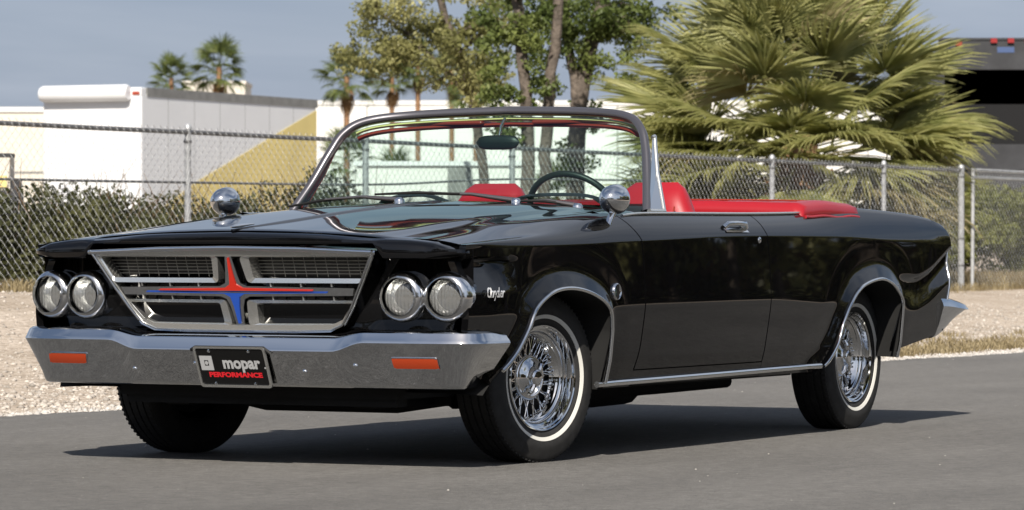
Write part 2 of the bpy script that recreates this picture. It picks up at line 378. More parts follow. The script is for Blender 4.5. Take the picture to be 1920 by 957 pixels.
def fst():
    y = random.uniform(0, 26) if random.random() < .8 else random.uniform(0, 40)
    x = road_edge(y) - .02 - abs(random.gauss(0, 1)) * (1.2 if random.random() < .5 else 4.5)
    x = max(x, -11); return (x, y, gz(x, y))
M['stone'] = mat('stone', (0.48, 0.43, 0.375), .9, noise=(7, .45, 3))
scatter('verge_gravel', 42000, fst, (.006, .028), M['stone'], 'loose tan gravel covering the verge beside the road', 'gravel')
M['stone_l'] = mat('pale_stone', (0.55, 0.52, 0.48), .9, noise=(7, .3, 3))
def fed():
    y = random.uniform(1, 34); x = road_edge(y) - abs(random.gauss(0, .16)) + .05; return (x, y, .004)
scatter('edge_gravel', 9000, fed, (.006, .024), M['stone_l'], 'pale crushed stone strip along the asphalt edge', 'gravel')
def fro():
    y = random.uniform(-6, 16); x = random.uniform(road_edge(y), 3); return (x, y, .009)
scatter('road_grit', 220, fro, (.002, .006), M['stone_l'], 'fine pale grit scattered on the asphalt', 'grit')
# dry grass tufts
def tufts(name, spots, h, label, m=None, blades=26, spread=.09):
    V = []; F = []
    for (x, y) in spots:
        z = gz(x, y)
        for _ in range(blades):
            a = random.uniform(0, 6.28); r = random.uniform(0, spread); bx, by = x + r * math.cos(a), y + r * math.sin(a)
            hh = h * random.uniform(.5, 1.3); ln = random.uniform(.2, .9) * hh; w = .004; a2 = a + random.uniform(-.6, .6)
            ux, uy = -math.sin(a2) * w, math.cos(a2) * w; dx, dy = math.cos(a2) * ln, math.sin(a2) * ln
            n = len(V)
            V += [(bx - ux, by - uy, z - .01), (bx + ux, by + uy, z - .01), (bx + dx * .4 + ux * .8, by + dy * .4 + uy * .8, z + hh * .7), (bx + dx * .4 - ux * .8, by + dy * .4 - uy * .8, z + hh * .7), (bx + dx, by + dy, z + hh), (bx + dx, by + dy, z + hh * 1.001)]
            F += [(n, n + 1, n + 2, n + 3), (n + 3, n + 2, n + 4, n + 5)]
    return npmesh(name, V, F, m or M['straw'], label=label, cat='grass', kind='stuff')
sp = []
for _ in range(1500):
    y = random.uniform(11, 30); x = road_edge(y) - .35 - abs(random.gauss(0, .55)); sp.append((x, y))
tufts('verge_grass', sp, .045, 'low dry straw grass strip just beyond the road edge at right', blades=22, spread=.16)
sp = [(random.uniform(-11.25, -10.7), random.uniform(9, 44)) for _ in range(520)] + [(-10.6 + random.gauss(0, .3), 31.0 + random.gauss(0, .25)) for _ in range(40)]
tufts('fence_grass', sp, .10, 'dry weeds growing along the foot of the chain link fence', blades=24, spread=.13)
# ------------------------------------------------------------------ the car (front axle at y = 0, nose towards -y, driver's side +x)
car = empty('convertible_car', (0, 0, 0), 'glossy black convertible with red seats, chrome bumpers and whitewall tyres, top down', 'car')
ARCH_F = [(-0.66, .29), (-0.605, .346), (-0.473, .436), (-0.391, .528), (-0.343, .602), (-0.247, .653), (-0.145, .678), (-0.019, .681), (0.111, .663), (0.22, .629), (0.276, .588), (0.297, .533), (0.303, .475), (0.303, .28)]
ARCH_R = [(2.40, .28), (2.422, .297), (2.511, .336), (2.586, .417), (2.631, .511), (2.706, .593), (2.814, .652), (2.938, .681), (3.077, .692), (3.191, .673), (3.268, .635), (3.319, .592), (3.330, .536), (3.333, .33)]
def dens(P, n=10): return [(p.x, p.y) for p in spline([(a, b, 0) for a, b in P], n)]
AF = dens(ARCH_F); AR = dens(ARCH_R); AF_ = np.array(AF); AR_ = np.array(AR)
def arch_z(y):
    for A in (AF_, AR_):
        if A[0, 0] <= y <= A[:, 0].max():
            # upper envelope
            best = -1
            for i in range(len(A) - 1):
                y0, y1 = A[i, 0], A[i + 1, 0]
                if min(y0, y1) <= y <= max(y0, y1) and abs(y1 - y0) > 1e-9:
                    best = max(best, A[i, 1] + (A[i + 1, 1] - A[i, 1]) * (y - y0) / (y1 - y0))
            return best
    return -1
def arch_d(y, z):
    return min(float(np.min(np.hypot(AF_[:, 0] - y, AF_[:, 1] - z))), float(np.min(np.hypot(AR_[:, 0] - y, AR_[:, 1] - z))))
Wd = Cv((-.9, .958), (-.6, .972), (-.3, .982), (.3, .990), (1.2, .996), (2.2, .990), (3.0, .980), (3.6, .970), (4.1, .955))
ZS = Cv((-.9, .834), (-.5, .845), (0, .852), (.6, .868), (1.8, .890), (2.6, .887), (3.2, .870), (3.7, .858), (4.08, .838))
ZT = Cv((-.9, .842), (-.5, .868), (0, .905), (.5, .955), (.8, .972), (1.8, .977), (2.3, .983), (2.93, 1.010), (3.53, .993), (3.8, .974), (3.97, .945), (4.04, .900), (4.10, .850))
XT = Cv((-.9, .945), (-.4, .925), (.4, .905), (.9, .892), (2.4, .892), (3.0, .895), (3.7, .905), (4.1, .93))
ZC = Cv((-.8, .585), (0, .59), (.6, .611), (1.8, .614), (2.6, .588), (3.3, .593), (3.7, .640), (4.1, .67))
ZB = Cv((-.8, .42), (-.62, .33), (-.5, .30), (.3, .285), (2.4, .290), (3.2, .338), (3.85, .404), (4.1, .43))
ZL = Cv((3.3, .70), (3.56, .688), (3.73, .719), (3.86, .769), (3.985, .819), (4.1, .835))
def sp_(u, e=.010): return .5 * (u + math.sqrt(u * u + e * e))
def bx_(y, z):
    zc = ZC(y); d = z - zc
    x = Wd(y) - .10 * sp_(-d) - .055 * sp_(d) - .12 * max(.40 - z, 0)
    # headlight pod at the nose: hollow under the brow, then a rounded bulge
    k = 1 - sst(-.62, -.40, y)
    if k > 0:
        x += k * -.050 * sst(.806, .790, z) * (1 - min(max((.79 - z) / .115, 0), 1) ** 1.2)
    # tail scallop
    k = sst(3.30, 3.60, y)
    if k > 0:
        zl = ZL(y); dd = zl - z
        if dd > -.02: x -= k * .022 * sst(-.02, .012, dd) * (1 - sst(.05, .16, dd))
    # flare round the wheel openings
    if z < .86:
        d = arch_d(y, z); x += .023 * sp_(1 - d / .065, .12) / 1.004 * (1 - sst(.065, .10, d)) - .003 * (1 - sst(.05, .22, d))
    return x
def column(y, zlo, fender_in=None, n1=72):
    """one cross-section of the side from bottom to the top inner edge"""
    zb, zs, zt, xt = ZB(y), ZS(y), ZT(y), XT(y)
    zt = max(zt, zs + .004); P = []
    for i in range(n1 + 1):
        z = zb + (zs - zb) * i / n1; z = max(z, zlo); P.append((bx_(y, z), z))
    xs_ = P[-1][0]
    for i in range(1, 9):
        t = i / 8; bul = .010 * math.sin(math.pi * t)
        P.append((xs_ + (xt - xs_) * t + bul * .7, zs + (zt - zs) * t + bul * .7))
    if fender_in:
        xg, zg = fender_in
        for i in range(1, 9):
            t = i / 8; P.append((xt + (xg - xt) * t, zt + (zg - zt) * t + .006 * math.sin(math.pi * t)))
        P.append((xg - .004, zg - .02))
    else:
        P += [(xt - .008, zt + .004), (xt - .02, zt + .005), (xt - .05, zt + .003), (xt - .06, zt - .01), (xt - .065, zt - .12)]
    return P
ZG = Cv((-.95, .862), (-.48, .900), (-.05, .940), (.25, .960), (.79, .988), (.95, .99))
def patch(ya, yb, n, zlo=None, fin=None, lip=True):
    """body-side panel between two cut lines ya(z), yb(z)"""
    cols = []
    for j in range(n + 1):
        u = j / n; ym = ya(.6) + (yb(.6) - ya(.6)) * u
        az = arch_z(ym); zl = max(az, zlo if zlo else -1)
        P = column(ym, zl, (fin(ym) if fin else None)); col = []
        for (x, z) in P:
            y = ya(z) + (yb(z) - ya(z)) * u; col.append((x, y, z))
        cols.append(col)
    V = []; F = []; idx = {}; ids = []
    for c in cols:
        r = []
        for p in c:
            k = (round(p[0], 5), round(p[1], 5), round(p[2], 5))
            if k not in idx: idx[k] = len(V); V.append(p)
            r.append(idx[k])
        ids.append(r)
    for j in range(n):
        for i in range(len(ids[0]) - 1):
            q = [ids[j][i], ids[j + 1][i], ids[j + 1][i + 1], ids[j][i + 1]]; u = []
            for a in q:
                if a not in u: u.append(a)
            if len(u) >= 3: F.append(tuple(u))
    if lip:                                  # return flanges at both cut lines
        for r, s in ((ids[0], 1), (ids[-1], -1)):
            n0 = len(V)
            for a in r: V.append((V[a][0] - .03, V[a][1] + .004 * s, V[a][2] - (.02 if V[a][2] > .9 else 0)))
            for i in range(len(r) - 1):
                if r[i] != r[i + 1]:
                    f = (r[i], r[i + 1], n0 + i + 1, n0 + i); F.append(f if s > 0 else f[::-1])
    b = B(); b.V = V; b.F = F; return b
YD0 = Cv((.28, .572), (.35, .582), (.46, .614), (.63, .628), (.76, .628), (.868, .619), (.92, .588), (.98, .548))
YD1 = Cv((.28, 1.818), (.35, 1.825), (.62, 1.856), (.76, 1.857), (.89, 1.845), (1.0, 1.84))
YFR = lambda z: -.800
YTL = Cv((.40, 3.86), (.45, 3.90), (.59, 3.985), (.667, 4.0), (.743, 4.02), (.839, 4.05), (.9, 4.03), (.95, 3.985), (1.0, 3.96))
fin = lambda y: (.735 + .035 * sst(-.5, .8, y), ZG(y))
gap = .0045
def both(name, b, m, smooth=40, parent=car, **kw):
    return b.mk(name, m, parent, smooth, **kw), flipx(b).mk(name, m, parent, smooth, **kw)
fender = patch(YFR, lambda z: YD0(z) - gap, 120, fin=fin)
both('front_fender', fender, M['paint'], 32)
door = patch(lambda z: YD0(z) + gap, lambda z: YD1(z) - gap, 60, zlo=.352)
doors = both('door', door, M['paint'], 32)
quarter = patch(lambda z: YD1(z) + gap, YTL, 170)
both('quarter_panel', quarter, M['paint'], 32)
rk = B(); rk.grid([[(bx_(y, z) - .001, y, z) for z in np.linspace(.29, .347, 8)] + [(bx_(y, .347) - .03, y, .349)] for y in np.linspace(.575, 1.85, 40)], flip=True)
both('rocker_panel', rk, M['paint'], 32)
# dark inner wall behind the panel gaps
bk = B(); bk.grid([[(Wd(y) - .075, y, z) for z in np.linspace(.30, .93, 6)] for y in np.linspace(.45, 2.35, 10)], flip=True)
both('inner_wall', bk, M['paint_in'])
# wheel wells
for A in (AF, AR):
    w = B(); P = [(y, z) for y, z in A if z > .25]
    w.grid([[(x, y, z + (.006 if i else 0)) for i, x in enumerate((bx_(y, z) - .002, .80, .50))] for y, z in P])
    cy = sum(p[0] for p in P) / len(P); n = len(w.V)
    w.add([(.50, y, z + .01) for y, z in P], [tuple(range(len(P)))])
    both('wheel_well', w, M['under'])
# chrome lips of the wheel openings and the sill moulding
def lipb(A, lo):
    b = B(); P = [(bx_(y, z) + .004, y, z) for y, z in A if z > (lo if y > -.3 else .375)]; b.tube(P, .0085, 8, flat=1.0); return b
both('wheel_arch_trim', lipb(AF, .295), M['chrome'], 60)
both('wheel_arch_trim', lipb(AR, .31), M['chrome'], 60)
sl = B(); sl.tube([(bx_(y, .30) + .006, y, .302 + .006 * (y - .3)) for y in np.linspace(.26, 2.43, 30)], .013, 8)
both('sill_moulding', sl, M['chrome'], 60)
bt = B(); bt.tube([(XT(y) + .002, y, ZT(y) + .004) for y in np.linspace(.60, 2.40, 40)], .006, 8)
both('belt_moulding', bt, M['silver'], 60)

# nose: brow over the headlights and leading edge of the hood, one sweep across the car
YB = lambda x: -.945 + .032 * (x / .63) ** 2 if abs(x) < .63 else -.913 + .058 * ((abs(x) - .63) / .335) ** 1.6
ZN = Cv((0, .897), (.35, .890), (.63, .872), (.735, .8685), (.80, .8635), (.90, .850), (.965, .840))
def zbot(x): a = abs(x); return .850 if a < .62 else (.850 - .052 * sst(.62, .66, a) + .014 * sst(.80, .945, a))
NP = [(x, YB(x), 0.0) for x in np.linspace(0, .84, 43)]          # plan line of the nose, then round the fender corner
cy0 = YB(.84)
for t in np.linspace(0, 1, 18)[1:]:
    a = t * math.pi / 2; NP.append((.84 + .113 * math.sin(a), cy0 + (-.775 - cy0) * (1 - math.cos(a)), t))
G = []
for i, (x, y, w) in enumerate(NP):
    p0, p1 = NP[max(i - 1, 0)], NP[min(i + 1, len(NP) - 1)]; dx, dy = p1[0] - p0[0], p1[1] - p0[1]; l = math.hypot(dx, dy); nx, ny = (-dy / l, dx / l) if i else (0, 1)
    a = abs(x); zt, zb = ZN(a), zbot(x); dep_ = 1 - .55 * w
    zt -= .004 * w
    G.append([(x + nx * o, y + ny * o, z) for o, z in [(.105 * dep_, zb + .004), (.012, zb), (.003, zb + .003), (0, zb + .3 * (zt - zb)), (.003, zb + .7 * (zt - zb)), (.014, zt - .006), (.03, zt), (.075 * dep_, zt + .004), (.115 * dep_, zt + .006)]])
G = [[(-p[0], p[1], p[2]) for p in row] for row in reversed(G[1:])] + G
nb = B(); nb.grid(G); nb.mk('nose_panel', M['paint'], car, 38)
# hood
ZH = Cv((-.95, .899), (-.5, .935), (0, .978), (.5, 1.012), (.85, 1.030))
HX = lambda y: .731 + .035 * sst(-.5, .8, y)
def hood_z(s, y):
    a = abs(s); zg, zc = ZG(y), ZH(y)
    return zg + (zc - zg) * (1 - a ** 2.0) + .004 * (1 - sst(.80, .9, a))
G = []
for y_ in np.linspace(0, 1, 70):
    row = []
    for s in np.linspace(-1, 1, 61):
        x = s * .731; y0 = YB(x) + .052; y1 = .745 - .05 * s * s; y = y0 + (y1 - y0) * y_
        row.append((s * HX(y), y, max(hood_z(s, y), 0) + (-.0 if y_ > 0 else -.004)))
    G.append(row)
hb = B(); hb.grid(G); hb.mk('hood', M['paint'], car, 40)
hs = B(); G = []
for t in np.linspace(0, 1, 50):
    y = -.90 + (.70 + .90) * t; w = .004 + .030 * min(1, t * 5) ** .7; h = .004 + .005 * min(1, t * 4); z = hood_z(0, y) - .002
    G.append([(-w, y, z - .004), (-w * .55, y, z + h * .55), (-.0045, y, z + h), (.0045, y, z + h), (w * .55, y, z + h * .55), (w, y, z - .004)])
hs.grid(G); sp1 = hs.mk('hood_spear', M['paint'], car, 25)
tb = B(); tb.tube([(0, y, hood_z(0, y) + .010) for y in np.linspace(-.905, -.74, 8)], [.003, .006, .007, .007, .006, .005, .004, .003], 8); tb.mk('spear_tip', M['chrome'], sp1, 60)

# windscreen: base line, frame line
FR = [(.845, .937, .985), (.80, 1.03, 1.11), (.755, 1.11, 1.245), (.71, 1.158, 1.333), (.62, 1.208, 1.385), (.40, 1.285, 1.410), (0, 1.33, 1.422)]
half = spline(FR, 8); fpath = half + [Vector((-p.x, p.y, p.z)) for p in reversed(half[:-1])]
BASE = lambda s: Vector((.845 * s, .79 + .147 * abs(s) ** 2.2, 1.030 - .045 * abs(s) ** 2))
def sweep(path, sec, ref):
    """section points (a along ref-normal, b outward) carried along the path"""
    G = []
    for i, p in enumerate(path):
        t = (path[min(i + 1, len(path) - 1)] - path[max(i - 1, 0)]).normalized()
        n = (Vector(ref) - t * Vector(ref).dot(t)).normalized(); o = t.cross(n)
        G.append([p + n * a + o * b for a, b in sec])
    return G
sec = [(-.018, .016), (.004, .018), (.011, .013), (.013, .003), (.011, -.009), (.006, -.015), (-.006, -.017), (-.020, -.014), (-.022, .0), (-.018, .016)]
wf = B(); wf.grid(sweep([Vector(p) for p in fpath], sec, (0, -.85, .5)), flip=True); wsf = wf.mk('windscreen_frame', M['frame'], car, 50)
# inner garnish: strip coloured like the tan reflection in its chrome, and dark red header rail
def along(off, r, m, nm, lim=.60, flat=.6):
    b = B(); P = [Vector(p) + Vector(off) for p in fpath if abs(p[0]) < lim]; b.tube(P, r, 8, flat=flat); b.mk(nm, m, wsf, 60)
along((0, .022, -.035), .013, M['tan_refl'], 'header_strip', .68)
along((0, .036, -.058), .017, M['dkred'], 'header_rail', .68)
# glass surface between base and frame
def frame_at(z, side):
    for i in range(len(half) - 1):
        if half[i].z <= z <= half[i + 1].z:
            u = (z - half[i].z) / (half[i + 1].z - half[i].z + 1e-9); p = half[i] + (half[i + 1] - half[i]) * u; return p.x, p.y
    return half[-1].x, half[-1].y
gl = B(); G = []
for j in range(15):
    t = j / 14; zp = .985 + (1.338 - .985) * t; xp, yp = frame_at(zp, 1); c_ = BASE(0) + (Vector((0, 1.33, 1.420)) - BASE(0)) * t; row = []
    for i in range(41):
        s = -1 + 2 * i / 40; a = abs(s); ky = a ** (2.2 + .8 * t); kz = a ** (2.0 + 3.0 * t)
        row.append((s * xp, c_.y + (yp - c_.y) * ky - .012 * math.sin(math.pi * t) * (1 - a * a), c_.z + (zp - c_.z) * kz))
    G.append(row)
gl.grid(G); gl.mk('windscreen_glass', M['glass'], car, 80)
fw_ = B(); fw_.box(-.74, .74, .90, .93, .30, .975); fw_.mk('firewall', M['paint_in'], car)
# cowl between hood and glass
cw = B(); G = []
for t in np.linspace(0, 1, 8):
    row = []
    for s in np.linspace(-1, 1, 41):
        y0 = .752 - .05 * s * s; q = BASE(s); x0 = s * .775
        p = Vector((x0, y0, hood_z(s, .75) - .004)) * (1 - t) + (Vector((q.x * .93, q.y + .02, q.z))) * t; p.z -= .014 * math.sin(math.pi * t); row.append(tuple(p))
    G.append(row)
cw.grid(G); cw.mk('cowl', M['paint'], car, 50)
for sx in (-1, 1):                            # fender-top filler beside the cowl
    f = B(); f.grid([[(sx * x, y, z) for (x, z) in ((.765, ZG(y) + .002), (.82, .984), (XT(y) - .01, ZT(y) + .002))] for y in np.linspace(.50, 1.02, 9)], flip=sx < 0); f.mk('cowl_side', M['paint'], car, 50)
# vent windows
for sx in (-1, 1):
    fr = B(); A = [(sx * .862, .93, .985), (sx * .79, 1.10, 1.20), (sx * .757, 1.175, 1.292), (sx * .757, 1.198, 1.300)]
    Bk = [(sx * .757, 1.198, 1.300), (sx * .80, 1.135, 1.15), (sx * .868, 1.06, .985)]
    fr.tube(Bk, .0085, 8); fr.tube([A[0], Bk[-1]], .011, 8); fr.tube(A[2:], .008, 8)
    v = fr.mk('vent_window', M['silver'], car, 60)
    g = B(); g.add([A[0], A[1], A[2], Bk[0], Bk[1], Bk[2]], [(0, 1, 4, 5), (1, 2, 3, 4)]); g.mk('pane', M['vent'], v)

# grille -----------------------------------------------------------------
def GP(p, d): return (p[0], -.937 + (.844 - p[1]) * .36 + .022 * (p[0] / .633) ** 2 - d, p[1])
def sym(L): return L + [(-x, z) for x, z in reversed(L)]
def fillet(P, r, n=5):
    out = []; k = len(P)
    for i in range(k):
        p, a, b = Vector(P[i]), Vector(P[i - 1]), Vector(P[(i + 1) % k]); u, v = (a - p), (b - p)
        q = min(r, u.length * .45, v.length * .45); s, e = p + u.normalized() * q, p + v.normalized() * q
        for j in range(n + 1):
            t = j / n; out.append(tuple(s * (1 - t) ** 2 + p * 2 * t * (1 - t) + e * t * t))
    return out
OUT = sym([(0.0, .846), (.30, .842), (.632, .829), (.572, .726), (.499, .610), (.43, .534), (.25, .5225), (.0, .522)][0:8])
OUT = [(0, .846), (.30, .842), (.634, .829), (.573, .726), (.502, .612), (.455, .550), (.400, .527), (.25, .522), (0, .522)]
INN = [(0, .806), (.30, .806), (.600, .806), (.552, .720), (.483, .615), (.445, .570), (.398, .551), (.25, .5475), (0, .547)]
def symc(L): return L + [(-x, z) for x, z in L[-2:0:-1]]
gr = B(); gr.ring(symc(OUT), symc(INN), GP, .012, -.06, .004); grl = gr.mk('grille', M['silver'], car, 30)
tp = B(); tp.tube([Vector(GP(p, .010)) for p in [(-x, z - .008) for x, z in OUT[2::-1]] + [(x, z - .008) for x, z in OUT[1:3]]], .0095, 8); tp.mk('top_bar', M['chrome'], grl, 60)
ed = B(); ed.tube([Vector(GP(p, .013)) for p in [(x - .01 * (x > 0) + .01 * (x < 0), z) for x, z in symc(OUT)[2:15]]], .006, 6); ed.mk('rim_bead', M['chrome'], grl, 60)
bkp = B(); bkp.prism(symc([(x * .985, z) for x, z in INN]), GP, -.085, -.10); bkp.mk('grille_back', M['paint_in'], grl)
UQ_o = fillet([(.047, .806), (.603, .806), (.547, .7065), (.064, .7065)], .018); UQ_i = fillet([(.082, .803), (.592, .803), (.549, .7245), (.089, .7245)], .010)
LQ_o = fillet([(.046, .642), (.516, .642), (.452, .566), (.405, .546), (.036, .544)], .018); LQ_i = fillet([(.082, .630), (.494, .631), (.443, .569), (.402, .5545), (.076, .5525)], .010)
for sx in (1, -1):
    for o_, i_, nm in ((UQ_o, UQ_i, 'u'), (LQ_o, LQ_i, 'l')):
        q = B(); q.ring([(sx * x, z) for x, z in o_], [(sx * x, z) for x, z in i_], GP, .004, -.075, -.006)
        q.mk('quadrant_frame', M['silver'], grl, 35)
        lo, hi = (.7295, .803) if nm == 'u' else (.556, .627); sl = B()
        for k in range(1, 6):                                   # fine horizontal bars set deep in the opening
            z = lo + (hi - lo) * k / 6
            xr = (.548 + (z - .7295) * .54) if nm == 'u' else (.487 - (.628 - z) * .78 - (.03 if z < .565 else 0))
            sl.tube([GP((sx * (.09 + (xr - .09) * t), z), -.062) for t in (0, .5, 1)], .0016, 4)
        for k in range(1, 10):
            x = .10 + (.40 if nm == 'l' else .46) * k / 10
            sl.tube([GP((sx * x, lo), -.068), GP((sx * x, hi if nm == 'u' or x < .42 else hi), -.068)], .0012, 4)
        sl.mk('grille_mesh', M['mesh'], grl)
    for zz in (.700, .6485):                                    # small tabs across the black slots
        for x in (.16, .29, .42):
            t = B(); t.box(-.003, .003, 0, .03, -.008, .008); t.V = [GP((sx * x + v[0], zz + v[2]), -.001 - v[1]) for v in t.V]; t.mk('tab', M['silver'], grl)
ce = .674
CR = [(.014, .806), (.026, .735), (.034, .705), (.060, .694), (.515, .688), (.505, .660), (.065, .655), (.040, .645), (.028, .615), (.018, .546)]
CRL = [(-x, z) for x, z in reversed(CR)]
cr = B(); cr.prism((CR + CRL)[::-1], GP, .006, -.03); cr.mk('cross', M['chrome'], grl, 30)
ri = B(); ri.prism([(.003, .800), (.0085, .735), (.014, .700), (.040, .6855), (.34, .6790), (.34, .6768), (0, .6768), (-.34, .6768), (-.34, .6790), (-.040, .6855), (-.014, .700), (-.0085, .735), (-.003, .800)][::-1], GP, .0105, 0); ri.mk('red_inlay', M['inlay_r'], grl, 30)
bi = B(); bi.prism([(.40, .672), (.40, .6690), (.045, .665), (.020, .652), (.012, .615), (.006, .552), (-.006, .552), (-.012, .615), (-.020, .652), (-.045, .665), (-.40, .6690), (-.40, .672), (0, .672)][::-1], GP, .0105, 0); bi.mk('blue_inlay', M['inlay_b'], grl, 30)

# front fascia behind grille and lamps
fa = B(); G = []
for x in np.linspace(-.955, .955, 61):
    a = abs(x); row = []
    for z in np.linspace(.44, .835, 16):
        y = -.80 + .05 * (a / .95) ** 4 + .03 * sst(.62, .48, z) + (.16 * sst(.86, .955, a) * sst(.61, .5, z)) + .10 * sst(.90, .955, a) * sst(.6, .56, z)
        row.append((x, y, z))
    G.append(row)
fa.grid(G); fa.mk('front_panel', M['paint'], car, 60)
# grille shroud: black sheet from the outer frame back to the fascia
shp = symc([(x * 1.0, z) for x, z in OUT]); sh = B()
sh.grid([[GP(p, .003), (GP((p[0] * 1.03, p[1]), 0)[0], -.76, p[1] + (.004 if p[1] > .8 else -.006))] for p in shp + shp[:1]], flip=True); sh.mk('grille_shroud', M['paint'], car, 30)
# headlights
def headlight(x, y, yaw):
    b = B(); b.lathe([(.070, -.012), (.071, .006), (.074, .002), (.083, .006), (.0905, .016), (.0945, .030), (.0955, .044), (.093, .056), (.090, .12)], 56, 'y')
    rot = Matrix.Rotation(yaw, 4, 'Z')
    def T(bb): bb.V = [tuple(rot @ Vector(v) + Vector((x, y, .657))) for v in bb.V]; return bb
    b.V = [(v[0], v[1] - .03, v[2]) for v in b.V]
    h = T(b).mk('headlight', M['bezel'], car, 50)
    c = B(); c.lathe([(.0705, .006), (.068, .012), (.062, .028), (.050, .048), (.034, .060), (.018, .066), (.0, .068)], 40, 'y'); T(c).mk('reflector', M['reflector'], h, 60)
    c = B(); c.lathe([(.0705, -.002), (.066, -.007), (.052, -.011), (.034, -.0145), (.016, -.0165), (.0, -.017)], 40, 'y'); T(c).mk('lens', M['headlens'], h, 60)
    c = B(); c.lathe([(.092, .05), (.090, .16)], 40, 'y'); T(c).mk('bucket', M['paint'], h, 60)
def lensmat():
    m = bpy.data.materials.new('fluted_lens'); m.use_nodes = True; nt = m.node_tree; nt.nodes.clear()
    t = nt.nodes.new('ShaderNodeTexCoord'); w = nt.nodes.new('ShaderNodeTexWave'); w.inputs['Scale'].default_value = 22; w.inputs['Distortion'].default_value = 1.2
    n = nt.nodes.new('ShaderNodeBump'); n.inputs['Strength'].default_value = .6; n.inputs['Distance'].default_value = .004
    nt.links.new(t.outputs['Object'], w.inputs['Vector']); nt.links.new(w.outputs['Fac'], n.inputs['Height'])
    tr = nt.nodes.new('ShaderNodeBsdfTransparent'); tr.inputs['Color'].default_value = (.96, .97, .96, 1)
    tl = nt.nodes.new('ShaderNodeBsdfDiffuse'); tl.inputs['Color'].default_value = (.75, .76, .75, 1); nt.links.new(n.outputs['Normal'], tl.inputs['Normal'])
    gl = nt.nodes.new('ShaderNodeBsdfGlossy'); gl.inputs['Roughness'].default_value = .06; nt.links.new(n.outputs['Normal'], gl.inputs['Normal'])
    m1 = nt.nodes.new('ShaderNodeMixShader'); m1.inputs[0].default_value = .20; m2 = nt.nodes.new('ShaderNodeMixShader'); m2.inputs[0].default_value = .12
    nt.links.new(tr.outputs[0], m1.inputs[1]); nt.links.new(tl.outputs[0], m1.inputs[2]); nt.links.new(m1.outputs[0], m2.inputs[1]); nt.links.new(gl.outputs[0], m2.inputs[2])
    ou = nt.nodes.new('ShaderNodeOutputMaterial'); nt.links.new(m2.outputs[0], ou.inputs['Surface']); return m
M['headlens'] = lensmat(); M['reflector'] = mat('lamp_reflector', (0.95, 0.95, 0.93), 0.24, 1.0, bump=(50, .3, .01))
for sx in (-1, 1):
    headlight(sx * .876, -.806, sx * .10); headlight(sx * .698, -.832, sx * .04)

# front bumper: section swept along a plan curve, taller in the wings
def bump_c(u):
    """plan curve, u in -1..1 -> point, outward normal"""
    s = abs(u); P = BPX(s), BPY(s); e = 1e-3
    dx, dy = BPX(min(s + e, 1)) - BPX(max(s - e, 0)), BPY(min(s + e, 1)) - BPY(max(s - e, 0)); L = math.hypot(dx, dy)
    n = (dy / L, -dx / L); sg = 1 if u >= 0 else -1
    return P[0] * sg, P[1], n[0] * sg, n[1]
BPX = Cv((0, 0), (.30, .38), (.60, .74), (.72, .87), (.80, .955), (.86, 1.005), (.91, 1.028), (1, 1.034))
BPY = Cv((0, -.905), (.30, -.902), (.60, -.890), (.72, -.874), (.80, -.852), (.86, -.812), (.91, -.745), (1, -.605))
def bsec(u):
    w = sst(.34, .45, abs(u)); e2 = sst(.72, .98, abs(u)); e = sst(.93, 1.0, abs(u))
    zt = .508 + .022 * w - .010 * e; zk = .455 + .034 * w
    def fc(z): return -.0028 - .0585 * (zk - .008 - z) / (zk - .008 - .322) - .055 * e2 * sst(zk, .32, z)
    return [(-.150, zt + .004), (-.060, zt + .004), (-.032, zt + .001), (-.018, zt - .007), (-.0155, zt - .012), (-.0065, zk + .009), (-.003, zk + .003), (-.001, zk - .003), (-.0028, zk - .008),
            (fc(zk - .014), zk - .014), (fc(.38), .38), (fc(.332), .332), (fc(.325), .325), (fc(.322) - .005, .318), (fc(.322) - .016, .314), (-.16, .312)]
G = []
for u in np.linspace(-1, 1, 121):
    x, y, nx, ny = bump_c(u); G.append([(x + nx * d, y + ny * d, z) for d, z in bsec(u)])
fb = B(); fb.grid(G, flip=True)
for g, fl in ((G[0], False), (G[-1], True)):
    n = len(fb.V); fb.V += g; fb.F.append(tuple(range(n, n + len(g)))[::-1 if fl else 1])
fbo = fb.mk('front_bumper', M['chrome_b'], car, 28); 
def on_bumper(xw, z, d):
    """point on the sloping face of the bumper at world x"""
    s = abs(xw); lo, hi = 0, 1
    for _ in range(30):
        mid = (lo + hi) / 2
        if BPX(mid) < s: lo = mid
        else: hi = mid
    u = lo; sec = bsec(u); off = None
    for (d0, z0), (d1, z1) in zip(sec[8:12], sec[9:13]):
        if z1 <= z <= z0: off = d0 + (d1 - d0) * (z0 - z) / (z0 - z1)
    if off is None: off = sec[8][0]
    x, y, nx, ny = bump_c(math.copysign(u, xw)); return (x + nx * (off + d), y + ny * (off + d), z)
for sx in (-1, 1):                               # amber turn lamps let into the face
    L = fillet([(.672, .433), (.70, .433), (.73, .433), (.76, .433), (.79, .433), (.82, .433), (.862, .433), (.868, .388), (.82, .388), (.79, .388), (.76, .388), (.73, .388), (.70, .388), (.684, .388)], .008, 3); L = [(sx * a, z) for a, z in L]
    I = [(sx * .77 + (a - sx * .77) * .95, .411 + (z - .411) * .84) for a, z in L]
    r = B(); r.ring(L, I, lambda p, d: on_bumper(p[0], p[1], d), .004, -.02); rl = r.mk('turn_lamp', M['chrome'], fbo, 40)
    c = B(); c.grid([[on_bumper(sx * (.678 + .185 * t + .006 * (1 - k)), .391 + .039 * k, .0035 + .002 * math.sin(math.pi * k)) for k in np.linspace(0, 1, 6)] for t in np.linspace(0, 1, 14)], flip=sx < 0); c.mk('amber_lens', M['orange'], rl, 60)
